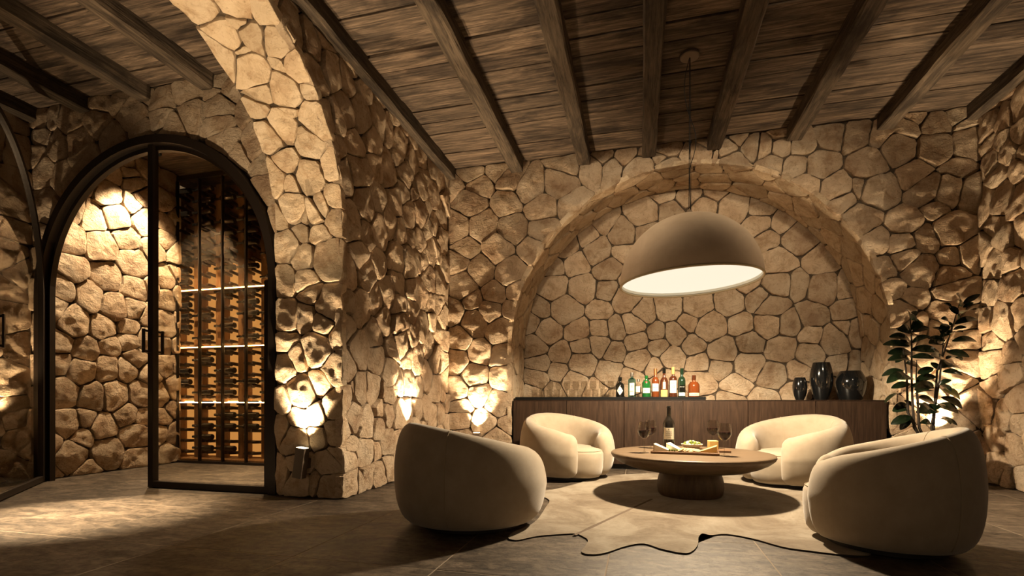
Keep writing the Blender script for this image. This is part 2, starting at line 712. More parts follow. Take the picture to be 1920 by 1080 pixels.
def slab_plane(name, parent, quad_fn, rect, opening=None, mat='mortar', n=48):
    """the mortar bed behind the stones, with the opening cut out"""
    u0, v0, u1, v1 = rect
    if opening is None:
        return link(name, mesh(name, [quad_fn(u0, v0), quad_fn(u1, v0), quad_fn(u1, v1), quad_fn(u0, v1)], [(0, 1, 2, 3)]), mat, parent)
    verts, faces = [], []

    def quad(a, b, c, d):
        i = len(verts)
        verts.extend(quad_fn(*q) for q in (a, b, c, d))
        faces.append((i, i + 1, i + 2, i + 3))
    L, Rr = opening.uc - opening.r, opening.uc + opening.r
    if L > u0:
        quad((u0, v0), (L, v0), (L, v1), (u0, v1))
    if Rr < u1:
        quad((Rr, v0), (u1, v0), (u1, v1), (Rr, v1))
    for k in range(n):
        a, b = PI - PI * k / n, PI - PI * (k + 1) / n
        xa, xb = opening.uc + opening.r * math.cos(a), opening.uc + opening.r * math.cos(b)
        quad((xa, opening.vs + opening.r * math.sin(a)), (xb, opening.vs + opening.r * math.sin(b)), (xb, v1), (xa, v1))
    return link(name, mesh(name, verts, faces), mat, parent)

# ================================================================== THE ROOM
XL, XR, YB, ZC = -2.317, 3.215, 5.88, 3.69      # left wall, right wall, back wall, ceiling boards
YN = 6.60                                        # back of the alcove
XC, XCW = -2.96, -5.87                           # corridor side of the arch wall, corridor's far wall
YD = 3.64                                        # wall with the arched glass door
XV, YR = -5.75, 5.17                             # cellar side wall, front of the wine rack
BED = 0.04                                       # stones stand this far proud of the mortar
rng = random.Random(7)

niche = Arch(0.48, 1.435, 1.98)
door_arch = Arch(-4.35, 1.82, 1.385)
pier = Arch(2.405, 2.25, 1.15)


def sd_list(fn, ox, oy, sc, pts):
    return [fn(ox + x / sc, oy + y / sc) for x, y in pts]


# ---- floor of large stone tiles
floor = structure('floor')
link('grout_bed', mesh('grout_bed', [(-6.0, -1.6, -0.0012), (3.4, -1.6, -0.0012), (3.4, 6.7, -0.0012), (-6.0, 6.7, -0.0012)], [(0, 1, 2, 3)]), 'grout', floor)
TX, TY, X0T, Y0T, G = 0.78, 0.83, -0.935, 2.20, 0.0032
for i in range(-7, 6):
    for j in range(-1, 6):
        a, b = X0T + i * TX, Y0T + j * TY
        if b > 6.65 or a > XR + 0.1:
            continue
        bm = bmesh.new()
        add_box(bm, (-TX / 2 + G, -TY / 2 + G, -0.03), (TX / 2 - G, TY / 2 - G, 0.0), 0.0015)
        bm_obj('tile', bm, 'tile_stone', floor, (a + TX / 2, b + TY / 2, rng.uniform(-0.0006, 0.0004)))

# ---- back wall with the arched alcove
wall_back = structure('wall_back')
f_back = lambda u, v, h: (u, YB + BED - h, v)
slab_plane('mortar_bed', wall_back, lambda u, v: (u, YB + BED, v), (XL - .1, 0, XR + .1, ZC + .05), Arch(niche.uc, niche.vs, niche.r + BED))
b2 = lambda px, py: (lambda p: (p.x, p.z))(on_y(px, py, YB))
seeds = []
seeds += sd_list(b2, 640, 360, 3, [(720, 50), (940, 55), (1125, 90), (1280, 70), (640, 195), (785, 190), (970, 200), (1130, 200), (690, 315), (880, 320), (1080, 320), (650, 395), (775, 445), (950, 455), (1065, 430), (685, 520), (855, 575), (985, 550), (620, 680), (735, 610), (835, 660), (950, 660), (740, 735), (890, 775), (660, 820), (770, 900), (910, 920), (740, 1030), (920, 1030)])
seeds += sd_list(b2, 640, 720, 3, [(670, 130), (880, 120), (670, 210), (800, 225), (920, 230), (860, 310), (680, 320)])
seeds += sd_list(b2, 640, 0, 3, [(720, 940), (880, 930), (760, 1045), (960, 1000), (1060, 1050), (1220, 1030)])
seeds += sd_list(b2, 1100, 240, 4.8, [(60, 320), (150, 210), (240, 320), (350, 220), (500, 230), (470, 350), (700, 240), (740, 170), (740, 320), (900, 220), (1030, 210), (1080, 120), (1100, 215), (1290, 200), (1400, 90), (1320, 290), (1500, 150), (1610, 150), (1780, 150), (1760, 60), (1680, 310), (1880, 320)])
seeds += sd_list(b2, 1280, 0, 3, [(560, 730), (650, 810), (840, 750), (980, 750), (1120, 760), (1280, 715), (1330, 650), (1560, 630), (1430, 690), (1600, 680), (770, 920), (1060, 920), (1220, 830), (1430, 820), (1620, 790), (690, 1040), (870, 1060), (1020, 1050), (1100, 1060), (1310, 970), (1550, 950), (1500, 1070), (1630, 1080), (1390, 1060)])
seeds += sd_list(b2, 1280, 360, 3, [(900, 40), (1440, 70), (1000, 150), (1260, 180), (1100, 290), (1240, 300), (1360, 270), (1530, 210), (1260, 370), (1330, 430), (1530, 360), (1640, 340), (1130, 430), (1520, 480), (1170, 550), (1280, 600), (1540, 540), (1210, 680), (1500, 690), (1590, 740), (1300, 760), (1450, 770), (1600, 840), (1250, 840), (1600, 960), (1550, 1050), (1350, 900), (1250, 990)])
seeds = fill_seeds(seeds, (XL, 0, XR, ZC), 0.30, rng, 1.25, niche)
wall_stones(wall_back, seeds, (XL - .035, 0, XR + .035, ZC), f_back, 'stone', rng, opening=niche)

# ---- the alcove: back and vaulted soffit
wall_niche = structure('wall_alcove')
link('mortar_bed', mesh('mortar_bed', [(-1.7, YN + BED, 0), (2.7, YN + BED, 0), (2.7, YN + BED, 3.6), (-1.7, YN + BED, 3.6)], [(0, 1, 2, 3)]), 'mortar', wall_niche)
n2 = lambda px, py: (lambda p: (p.x, p.z))(on_y(px, py, YN))
seeds = sd_list(n2, 640, 360, 3, [(1700, 120), (1850, 110), (1580, 230), (1720, 220), (1390, 250), (1440, 325), (1580, 330), (1320, 400), (1500, 430), (1190, 430), (1190, 530), (1350, 540), (1500, 550), (1110, 660), (1260, 660), (1460, 670), (1600, 600), (1690, 680), (1850, 650), (1060, 730), (1160, 790), (1330, 790), (1460, 780), (1540, 770), (1640, 740), (1780, 800), (1350, 870), (1450, 850), (1530, 890), (1660, 840), (1790, 870), (1880, 800), (1090, 870), (1230, 910), (1110, 960), (1220, 1000), (1350, 960), (1680, 940), (1500, 1020), (1760, 980), (1860, 930), (1310, 1060), (1090, 1050)])
seeds += sd_list(n2, 1280, 360, 3, [(110, 90), (290, 90), (440, 95), (430, 180), (560, 180), (480, 260), (650, 260), (540, 390), (780, 390), (330, 400), (540, 520), (640, 520), (800, 540), (910, 540), (440, 600), (270, 610), (80, 640), (500, 640), (730, 690), (930, 660), (40, 730), (150, 760), (340, 750), (490, 740), (590, 740), (60, 860), (230, 900), (380, 850), (560, 880), (730, 810), (860, 840), (930, 780), (1000, 790), (720, 910), (90, 960), (220, 980), (370, 970), (520, 1030), (880, 960), (1010, 970), (650, 1010)])
seeds = fill_seeds(seeds, (-1.5, 0.55, 2.46, 3.45), 0.30, rng, 1.25)
seeds = [p for p in seeds if niche.sd(*p)[0] < 0.05]
wall_stones(wall_niche, seeds, (-1.54, 0.5, 2.5, 3.46), lambda u, v, h: (u, YN + BED - h, v), 'stone', rng, proud=0.032, joint=0.0055, rough=0.75)
NL = niche.vs


def niche_path(s, t, h):
    """s runs up the left jamb, over the arch and down the right jamb; t is the depth"""
    r = niche.r + BED - h
    if s < NL:
        return (niche.uc - r, YB + 0.015 + t, s)
    a = (s - NL) / niche.r
    if a <= PI:
        return (niche.uc - r * math.cos(a), YB + 0.015 + t, niche.vs + r * math.sin(a))
    return (niche.uc + r, YB + 0.015 + t, NL - (s - NL - PI * niche.r))


S1 = 2 * NL + PI * niche.r
verts, faces = [], []
K = 90
for k in range(K + 1):
    s = S1 * k / K
    verts += [niche_path(s, 0.0, 0), niche_path(s, YN - YB + 0.06, 0)]
for k in range(K):
    faces.append((2 * k, 2 * k + 1, 2 * k + 3, 2 * k + 2))
link('mortar_soffit', mesh('mortar_soffit', verts, faces), 'mortar', wall_niche)
r2 = random.Random(3)
seeds = fill_seeds([], (0.5, 0.0, S1 - 0.5, YN - YB), 0.20, r2, 1.9)
wall_stones(wall_niche, seeds, (0.5, -0.012, S1 - 0.5, YN - YB - 0.02), niche_path, 'soffit_stone', r2, proud=0.036, joint=0.004, rough=0.45)

# ---- wall on the left with the big open arch towards the corridor
wall_left = structure('wall_left')
slab_plane('mortar_bed', wall_left, lambda u, v: (XL - BED, u, v), (-1.6, 0, YB + .1, ZC + .05), Arch(pier.uc, pier.vs, pier.r + BED))
slab_plane('mortar_back', wall_left, lambda u, v: (XC + 0.02, u, v), (-1.6, 0, YD + .04, ZC + .05), Arch(pier.uc, pier.vs, pier.r + BED))
l2 = lambda px, py: (lambda p: (p.y, p.z))(on_x(px, py, XL))
seeds = sd_list(l2, 500, 380, 2.572, [(425, 110), (490, 150), (455, 262), (400, 330), (490, 340), (395, 470), (465, 500), (540, 460), (390, 590), (450, 720), (530, 650), (385, 810), (440, 910), (520, 900), (430, 1030), (495, 1040), (550, 130), (600, 90), (545, 280), (585, 440), (580, 570), (645, 380), (640, 270), (690, 290), (705, 420), (640, 510), (705, 520), (650, 590), (610, 690), (660, 660), (700, 650), (690, 760), (730, 760), (740, 890), (595, 830), (690, 860), (640, 870), (605, 940), (690, 1010), (550, 990), (640, 1030), (650, 130), (690, 60), (700, 160), (740, 50), (735, 180), (770, 120), (780, 20), (820, 100), (850, 60), (830, 230), (770, 290), (730, 260), (790, 360), (840, 380), (755, 440), (795, 490), (840, 490), (865, 300), (760, 600), (790, 680), (830, 620), (860, 550), (860, 650), (820, 760), (780, 840), (855, 780), (820, 900), (850, 920), (770, 990), (810, 1030), (840, 1020)])
seeds += sd_list(l2, 480, 0, 3.176, [(200, 130), (330, 240), (350, 450), (470, 450), (430, 700), (560, 500), (500, 700), (540, 650), (640, 680), (660, 540), (500, 900), (600, 860), (700, 830), (720, 980), (740, 700), (790, 740), (870, 850), (870, 930), (940, 950), (800, 1020), (900, 1040), (1000, 940), (1060, 980), (1010, 1030), (1100, 1040), (620, 1000), (540, 1010)])
seeds += sd_list(l2, 640, 720, 3, [(30, 80), (110, 40), (170, 60), (230, 40), (290, 70), (30, 250), (100, 200), (150, 210), (220, 250), (280, 170), (60, 350), (50, 440), (140, 400), (210, 380), (270, 330), (110, 590 - 20), (150, 520), (220, 520), (270, 470), (60, 560)])
seeds = [p for p in seeds if 1.6 < p[0] < YB and 0 < p[1] < ZC]
seeds = fill_seeds(seeds, (2.0, 0, YB, ZC), 0.27, rng, 1.0, pier)
wall_stones(wall_left, seeds, (2.0, 0, YB + .03, ZC), lambda u, v, h: (XL - BED + h, u, v), 'stone', rng, opening=pier, proud=0.048)


def pier_path(s, t, h):
    """s runs up the far jamb of the arch and over it towards the camera; t is the room's x"""
    r = pier.r + BED - h
    if s < pier.vs:
        return (t, pier.uc + r, s)
    a = (s - pier.vs) / pier.r
    if a <= PI:
        return (t, pier.uc + r * math.cos(a), pier.vs + r * math.sin(a))
    return (t, pier.uc - r, pier.vs - (s - pier.vs - PI * pier.r))


def pier_seed(px, py):
    p = on_y(px, py, pier.uc + pier.r)
    if p.z <= pier.vs:
        return (p.z, p.x)
    x, y, z = ray(px, py)
    A = y * y + z * z
    B = -2 * (y * pier.uc + z * (pier.vs - EYE))
    Cc = pier.uc ** 2 + (pier.vs - EYE) ** 2 - pier.r ** 2
    D = max(B * B - 4 * A * Cc, 0)
    t = (-B + math.sqrt(D)) / (2 * A)
    return (pier.vs + pier.r * math.atan2(EYE + z * t - pier.vs, y * t - pier.uc), x * t)


S2 = 2 * pier.vs + PI * pier.r
verts, faces = [], []
for k in range(71):
    s = S2 * k / 70
    verts += [pier_path(s, XC - .0, 0), pier_path(s, XL - .012, 0)]
for k in range(70):
    faces.append((2 * k, 2 * k + 1, 2 * k + 3, 2 * k + 2))
link('mortar_soffit', mesh('mortar_soffit', verts, faces), 'mortar', wall_left)
seeds = sd_list(pier_seed, 500, 380, 2.572, [(150, 130), (130, 30), (200, 80), (240, 30), (250, 130), (60, 90), (85, 200), (170, 270), (290, 270), (320, 70), (180, 370), (80, 370), (300, 500), (200, 440), (170, 550), (270, 570), (85, 560), (80, 660), (230, 700), (130, 740), (330, 640), (80, 780), (240, 880), (160, 920), (80, 960), (320, 800), (150, 1030), (240, 1030), (330, 1000)])
seeds += sd_list(pier_seed, 320, 0, 2.572, [(150, 50), (300, 30), (330, 110), (430, 70), (250, 160), (390, 170), (350, 270), (500, 210), (400, 350), (530, 320), (600, 320), (440, 420), (540, 440), (640, 430), (560, 520), (450, 530), (680, 590), (540, 620), (650, 680), (660, 850), (770, 810), (500, 660), (560, 760), (590, 890), (640, 1030), (700, 1010), (790, 960)])
seeds += sd_list(pier_seed, 540, 780, 6.75, [(80, 330), (130, 620), (120, 880), (330, 880), (480, 600), (380, 250), (520, 960), (620, 200), (600, 420)])
seeds = [p for p in seeds if XC < p[1] < XL]
seeds = fill_seeds(seeds, (0, XC, pier.vs + pier.r * 2.0, XL), 0.25, rng, 1.2)
wall_stones(wall_left, seeds, (0, XC + 0.006, pier.vs + pier.r * 2.0, XL + 0.012), pier_path, 'soffit_stone', rng, proud=0.042, joint=0.004, rough=0.8)

# ---- wall on the right
wall_right = structure('wall_right')
link('mortar_bed', mesh('mortar_bed', [(XR + BED, -1.6, 0), (XR + BED, YB + .1, 0), (XR + BED, YB + .1, ZC + .05), (XR + BED, -1.6, ZC + .05)], [(0, 1, 2, 3)]), 'mortar', wall_right)
g2 = lambda px, py: (lambda p: (p.y, p.z))(on_x(px, py, XR))
seeds = sd_list(g2, 1800, 100, 3, [(150, 410), (160, 480), (240, 360), (330, 280), (170, 600), (230, 480), (280, 540), (330, 450), (200, 700), (310, 660), (220, 820), (130, 850), (320, 820), (190, 960), (340, 1000), (350, 560)])
seeds += sd_list(g2, 1800, 460, 2.348, [(120, 200), (220, 180), (210, 70), (110, 340), (180, 330), (255, 310), (120, 430), (120, 510), (220, 490), (140, 620), (225, 590), (250, 660), (170, 740), (100, 720), (260, 790), (140, 860), (230, 910), (210, 1020), (250, 1030), (150, 970)])
seeds = fill_seeds(seeds, (4.3, 0, YB, ZC), 0.27, rng, 1.1)
wall_stones(wall_right, seeds, (4.3, 0, YB + .03, ZC), lambda u, v, h: (XR + BED - h, u, v), 'stone', rng, proud=0.05, rough=1.2)

# ---- wall with the arched door, seen through the open arch
wall_door = structure('wall_corridor_end')
slab_plane('mortar_bed', wall_door, lambda u, v: (u, YD + BED, v), (XCW - .1, 0, XC + .05, ZC + .05), Arch(door_arch.uc, door_arch.vs, door_arch.r + .0))
d2 = lambda px, py: (lambda p: (p.x, p.z))(on_y(px, py, YD))
seeds = sd_list(d2, 0, 0, 3, [(890, 550), (1060, 640), (1240, 690), (1240, 605), (1380, 640), (1220, 490), (1300, 480), (1050, 480), (730, 630), (540, 660), (560, 560), (670, 550), (620, 770), (430, 800), (310, 820), (210, 770), (270, 650), (390, 670), (210, 640), (220, 950), (350, 990), (460, 890), (890, 670), (950, 740), (780, 740), (1130, 790), (1260, 780), (1330, 850), (1430, 770), (1500, 930), (1500, 1060), (1390, 1000), (1240, 410), (110, 700), (190, 880)])
seeds = fill_seeds(seeds, (XCW, 0, XC, ZC), 0.27, rng, 1.1, door_arch)
wall_stones(wall_door, seeds, (XCW - .035, 0, XC, ZC), lambda u, v, h: (u, YD + BED - h, v), 'stone', rng, opening=door_arch, proud=0.045)

# ---- corridor's outer wall
wall_corr = structure('wall_corridor_left')
link('mortar_bed', mesh('mortar_bed', [(XCW - BED, -1.6, 0), (XCW - BED, YD + .1, 0), (XCW - BED, YD + .1, ZC + .05), (XCW - BED, -1.6, ZC + .05)], [(0, 1, 2, 3)]), 'mortar', wall_corr)
seeds = fill_seeds([], (2.5, 0, YD, ZC), 0.27, rng, 1.2)
wall_stones(wall_corr, seeds, (2.5, 0, YD + .03, ZC), lambda u, v, h: (XCW - BED + h, u, v), 'stone', rng, proud=0.05, rough=1.3)

# ---- wine cellar behind the door: stone side wall
wall_cellar = structure('wall_cellar_left')
link('mortar_bed', mesh('mortar_bed', [(XV - BED, YD + .03, 0), (XV - BED, YR + .05, 0), (XV - BED, YR + .05, ZC + .05), (XV - BED, YD + .03, ZC + .05)], [(0, 1, 2, 3)]), 'mortar', wall_cellar)
v2 = lambda px, py: (lambda p: (p.y, p.z))(on_x(px, py, XV))
seeds = sd_list(v2, 0, 360, 3, [(510, 130), (660, 130), (760, 60), (800, 20), (390, 250), (570, 300), (720, 265), (440, 90), (410, 430), (620, 480), (760, 410), (880, 330), (930, 270), (330, 550), (520, 590), (760, 540), (750, 650), (400, 730), (590, 760), (740, 770), (330, 840), (470, 890), (630, 860), (740, 840), (340, 960), (450, 1000), (610, 990), (770, 920), (940, 600), (930, 480), (940, 190), (920, 880), (920, 960), (930, 740)])
seeds += sd_list(v2, 0, 720, 3, [(350, 50), (520, 80), (660, 70), (800, 60), (370, 220), (580, 240), (720, 170), (800, 190), (770, 290), (400, 410), (610, 390), (770, 420), (910, 70), (960, 130), (900, 290), (940, 400), (920, 170)])
seeds += sd_list(v2, 60, 240, 3, [(550, 190), (560, 250), (450, 250), (430, 360), (590, 330), (630, 210)])
seeds = [p for p in seeds if YD < p[0] < YR and 0 < p[1] < ZC]
seeds = fill_seeds(seeds, (YD + .06, 0, YR + .05, ZC), 0.27, rng, 1.0)
wall_stones(wall_cellar, seeds, (YD + .06, 0, YR + .05, ZC), lambda u, v, h: (XV - BED + h, u, v), 'stone', rng, proud=0.05, rough=0.9, joint=0.0055)
box('cellar_right_side', (XC - 0.02, YD + .05, 0), (XC + 0.05, 6.1, ZC + .05), 'plaster', wall_cellar)
box('cellar_back', (XV - .9, 5.75, 0), (XC + .05, 5.85, ZC + .05), 'plaster', wall_cellar)

# ---- ceilings: boards across, beams along the depth
def plank(parent, x0, x1, y0, y1, r):
    bm = bmesh.new()
    add_box(bm, (-(x1 - x0) / 2 + .002, -(y1 - y0) / 2 + r.uniform(.002, .006), 0), ((x1 - x0) / 2 - .002, (y1 - y0) / 2 - r.uniform(.002, .006), 0.03), 0.004)
    o = bm_obj('plank', bm, 'plank_wood', parent, ((x0 + x1) / 2, (y0 + y1) / 2, ZC + r.uniform(-0.009, 0.009)))
    o.rotation_euler = (r.gauss(0, .012), 0, r.gauss(0, .0012))


def beam(parent, xc, w, y0, y1, z0, z1, r, mat='beam_wood'):
    n = 26
    verts, faces = [], []
    off = r.uniform(0, 50)
    for k in range(n + 1):
        y = y0 + (y1 - y0) * k / n
        j = lambda q: noise.noise(Vector((off + q * 7.3, y * 2.6, q))) * 0.011 + noise.noise(Vector((off + q * 3.1, y * 9, q))) * 0.005
        b = 0.012
        pr = [(-w / 2, z1), (-w / 2, z0 + b), (-w / 2 + b, z0), (w / 2 - b, z0), (w / 2, z0 + b), (w / 2, z1)]
        for q, (x, z) in enumerate(pr):
            verts.append((xc + x + j(q), y, z + (j(q + 9) if z < z1 else 0)))
    for k in range(n):
        for q in range(6):
            q2 = (q + 1) % 6
            faces.append((k * 6 + q, k * 6 + q2, (k + 1) * 6 + q2, (k + 1) * 6 + q))
    faces += [tuple(range(6)), tuple(range(n * 6, n * 6 + 6))[::-1]]
    c = Vector((xc, (y0 + y1) / 2, z0))
    return link('beam', mesh('beam', [Vector(v) - c for v in verts], faces), mat, parent, c)


PW = 0.213
ceiling = structure('ceiling')
beams_x = [-2.275, -1.435, -0.63, 0.10, 0.79, 1.585, 2.42, 3.16]
rc = random.Random(11)
rows = 20
for k in range(rows):
    y1 = YB + 0.05 - k * PW
    cuts = [XL - .04, XR + .05]
    q = rc.choice((1, 2, 3, 4, 5, 6))
    cuts.insert(1, beams_x[q])
    if rc.random() < 0.5 and q <= 3:
        cuts.insert(2, beams_x[q + 3])
    for a, b in zip(cuts, cuts[1:]):
        plank(ceiling, a, b, y1 - PW, y1, rc)
for i, x in enumerate(beams_x):
    wd = 0.15 if 0 < i < 7 else 0.10
    beam(ceiling, x, wd, 1.2, YB - 0.005, 3.545, ZC + .01, rc)
box('roof_deck', (-6.1, -1.6, ZC + .045), (3.5, 6.8, ZC + .09), 'mortar', ceiling)

ceiling_corridor = structure('ceiling_corridor')
for k in range(14):
    y1 = YD + 0.02 - k * PW
    q = rc.choice((-3.72, -4.42, -5.155))
    for a, b in zip((XCW - .03, q), (q, XC)):
        plank(ceiling_corridor, a, b, y1 - PW, y1, rc)
for x in (-3.72, -4.42, -5.155, -5.83):
    beam(ceiling_corridor, x, 0.13, 0.7, YD - 0.005, 3.55, ZC + .01, rc)
ceiling_cellar = structure('ceiling_cellar')
for k in range(10):
    y1 = 5.75 - k * PW
    if y1 < YD + .2:
        break
    plank(ceiling_cellar, XV - .03, XC, y1 - PW, y1, rc)

# ================================================================== ARCHED GLASS DOOR
door_1 = structure('door_1', 'dark bronze arched frame with a fixed glass side panel')
AX, AZ, AR = door_arch.uc, door_arch.vs, door_arch.r


def arch_bar(name, parent, cx, r_out, r_in, y0, y1, a0, a1, legs, mat='bronze', z0=0.0, n=40):
    """flat bar bent over the arch, with straight legs down to z0 at the ends named in legs"""
    path = []
    if 'left' in legs:
        path.append((PI, z0))
    for k in range(n + 1):
        path.append((a0 + (a1 - a0) * k / n, None))
    if 'right' in legs:
        path.append((0.0, z0))
    verts, faces = [], []
    for a, z in path:
        for r, y in ((r_out, y0), (r_out, y1), (r_in, y1), (r_in, y0)):
            verts.append((cx + r * math.cos(a), y, AZ + r * math.sin(a) if z is None else z))
    m = len(path)
    for k in range(m - 1):
        for q in range(4):
            q2 = (q + 1) % 4
            faces.append((k * 4 + q, k * 4 + q2, (k + 1) * 4 + q2, (k + 1) * 4 + q))
    faces += [(0, 1, 2, 3), tuple(range(m * 4 - 4, m * 4))[::-1]]
    return link(name, mesh(name, verts, faces), mat, parent)


def pane(name, parent, y, outline, mat='pane_glass', th=0.008):
    n = len(outline)
    verts = [(u, y - th / 2, v) for u, v in outline] + [(u, y + th / 2, v) for u, v in outline]
    faces = [tuple(range(n))[::-1], tuple(range(n, 2 * n))] + [(k, (k + 1) % n, n + (k + 1) % n, n + k) for k in range(n)]
    return link(name, mesh(name, verts, faces), mat, parent)


arch_bar('frame', door_1, AX, AR, AR - 0.075, YD - 0.055, YD + 0.085, PI, 0, ('left', 'right'))
arch_bar('rebate', door_1, AX, AR - 0.075, AR - 0.115, YD + 0.01, YD + 0.055, PI, 0, ('left', 'right'))
XM = -4.325                                        # meeting stile
ri = AR - 0.075
top = AZ + math.sqrt(ri * ri - (XM - AX) ** 2)
box('meeting_stile', (XM - 0.029, YD - 0.03, 0.004), (XM + 0.029, YD + 0.03, top), 'bronze', door_1, 0.003)
box('bottom_rail', (XM + 0.029, YD - 0.03, 0.004), (AX + AR - 0.075, YD + 0.03, 0.062), 'bronze', door_1, 0.003)
box('side_stile', (AX + AR - 0.135, YD - 0.03, 0.062), (AX + AR - 0.075, YD + 0.03, AZ), 'bronze', door_1, 0.003)
out = [(XM + .02, 0.05), (AX + AR - .1, 0.05)]
for k in range(0, 25):
    a = math.acos(min(1, (XM + .02 - AX) / (ri - .01))) * k / 24
    out.append((AX + (ri - .02) * math.cos(a), AZ + (ri - .02) * math.sin(a)))
pane('glass_pane', door_1, YD, out)


def pull_handle(parent, x, y, z, side, mat='bronze', h=0.215):
    """square D-pull: a flat grip on two stubs"""
    bm = bmesh.new()
    y1 = y + side * 0.055
    lo, hi = min(y1, y1 + side * .014), max(y1, y1 + side * .014)
    add_box(bm, (x - .014, lo, z - h / 2), (x + .014, hi, z + h / 2), 0.002)
    for zz in (z - h / 2 + .015, z + h / 2 - .015):
        add_box(bm, (x - .009, min(y, y1), zz - .009), (x + .009, max(y, y1), zz + .009))
    o = bm_obj('handle', bm, mat, parent)
    o['label'] = 'dark bronze pull handle'
    return o


pull_handle(door_1, XM, YD - 0.03, 1.335, -1)
pull_handle(door_1, XM, YD + 0.03, 1.335, 1)

# the open leaf, swung about 46 degrees into the corridor
door_2 = bpy.data.objects.new('door_2', None)
COL.objects.link(door_2)
door_2['kind'] = 'structure'
door_2['label'] = 'arched glass door leaf standing open'
HX = AX - AR + 0.085
door_2.location = (HX, YD - 0.035, 0)
door_2.rotation_euler = (0, 0, -R(46))
LW = XM - 0.03 - HX
rl = AR - 0.085
cl = AX - HX
arch_bar('leaf_arch', door_2, cl, rl, rl - 0.05, -0.02, 0.02, PI, PI - math.acos(max(-1, min(1, -(LW - cl) / rl))), ('left',), z0=0.008)
ztop = AZ + math.sqrt(max(rl * rl - (LW - .03 - cl) ** 2, 0))
box('free_stile', (LW - 0.05, -0.02, 0.008), (LW, 0.02, ztop), 'bronze', door_2, 0.003)
box('bottom_rail', (0.05, -0.02, 0.008), (LW - 0.05, 0.02, 0.062), 'bronze', door_2, 0.003)
out = [(0.03, 0.05), (LW - .03, 0.05)]
a1 = PI - math.acos(-(LW - .03 - cl) / (rl - .02))
for k in range(25):
    a = a1 + (PI - a1) * k / 24
    out.append((cl + (rl - .02) * math.cos(a), AZ + (rl - .02) * math.sin(a)))
pane('glass_pane', door_2, 0.0, out)
pull_handle(door_2, LW - 0.10, 0.0, 1.335, -1, h=0.26)
pull_handle(door_2, LW - 0.10, 0.0, 1.335, 1, h=0.26)

# ================================================================== WINE RACK
rack = thing('wine_rack', 'tall backlit wooden wine rack behind glass panels in the cellar', 'wine rack', (0, 0, 0))
XM0, DX = XV, 0.351
MX = [XM0 + DX * k for k in range(-2, 9)]
MX[-1] = XC - 0.03
box('back_panel', (XV - .75, 5.50, 0.05), (XC - .02, 5.54, 3.64), 'rack_wood', rack)
box('bottom_rail', (XV + .005, YR - .02, 0.0), (XC - .03, YR + .02, 0.03), 'bronze', rack)
box('top_rail', (XV + .005, YR - .02, 3.60), (XC - .03, YR + .02, 3.66), 'bronze', rack)
box('base_shelf', (XV - .72, YR + .02, 0.0), (XC - .03, 5.5, 0.05), 'rack_wood', rack)
box('end_panel', (XV - .76, YR + .06, 0.0), (XV - .74, 5.54, 3.64), 'rack_wood', rack)
for x in MX[2:]:
    box('mullion', (x - .009, YR - .02, 0.03), (x + .009, YR + .02, 3.60), 'bronze', rack)
for a, b in zip(MX, MX[1:]):
    if a > XV - .01:
        box('glass_pane', (a + .009, YR - .005, .03), (b - .009, YR + .005, 3.60), 'rack_glass', rack)
    box('upright_board', (a + .02, 5.40, 0.05), (a + .155, 5.50, 3.62), 'rack_wood', rack)
SHELF = (0.773, 1.485, 2.225)
for z in SHELF:
    box('shelf', (XV - .70, 5.27, z - .012), (XC - .03, 5.50, z), 'rack_wood', rack)
    o = box('light_strip', (XV - .70, 5.262, z - .010), (XC - .03, 5.27, z + .001), 'led_glow', rack)
    o['label'] = 'glowing warm light strip'
    o = box('back_light_strip', (XV - .70, 5.46, z + .001), (XC - .03, 5.475, z + .012), 'led_glow', rack)
    o['label'] = 'glowing warm light strip at the back of the shelf'
for zb, zt in zip((0.06,) + SHELF, (SHELF[0] - .014, SHELF[1] - .014, SHELF[2] - .014, 2.60)):
    for a, b in zip(MX, MX[1:]):
        o = box('backlit_panel', (a + .16, 5.488, zb + .002), (b - .004, 5.499, zt), 'panel_glow', rack)
        o['label'] = 'softly glowing amber panel'
peg_me = tube_mesh('peg', [(0, 0, 0), (0, -0.17, 0.012)], 0.021, 10)
peg_me.materials.append(MATS['peg_wood'])
bt = [(0, 0), (.036, 0), (.038, .006), (.038, .185), (.034, .205), (.020, .228), (.0145, .245), (.0145, .295), (.0165, .297), (.0165, .31), (0, .312)]
bme = lathe_mesh('wine_bottle', bt[:9] , 12)
bme.materials.append(MATS['wine_bottle_dark'])
cme = lathe_mesh('capsule', [(.0150, .262), (.0168, .264), (.0168, .312), (0, .313)], 12)
cme.materials.append(MATS['bottle_black'])
ORD = ['first', 'second', 'third', 'fourth', 'fifth', 'sixth', 'seventh', 'eighth', 'ninth']
SEC = ['below the bottom strip', 'above the bottom strip', 'above the middle strip', 'above the top strip']
rw = random.Random(5)
zs = []
base = [0.05] + list(SHELF)
for si, zb in enumerate(base):
    zt = (list(SHELF) + [3.58])[si]
    n = 5 if si < 3 else 9
    step = (zt - zb) / n
    for k in range(n):
        zs.append((si, k, zb + step * (k + 0.42)))
for ci in range(6):
    a = MX[ci + 1]
    for si, k, z in zs:
        for dx in (0.185, 0.305):
            p = bpy.data.objects.new('peg', peg_me)
            p.location = (a + dx, 5.50, z)
            p.parent = rack
            COL.objects.link(p)
        if rw.random() < (0.62 if si < 3 else 0.7) and ci < 6:
            t_ = thing('wine_bottle', f'dark wine bottle in {ORD[ci]} rack column, {ORD[k]} peg row {SEC[si]}', 'bottle', (a + .362, 5.352, z + .064), 0, 'wine bottles lying on the rack pegs')
            t_.rotation_euler = (0, -PI / 2, 0)
            for me, nm in ((bme, 'body'), (cme, 'capsule')):
                b = bpy.data.objects.new(nm, me)
                b.parent = t_
                COL.objects.link(b)

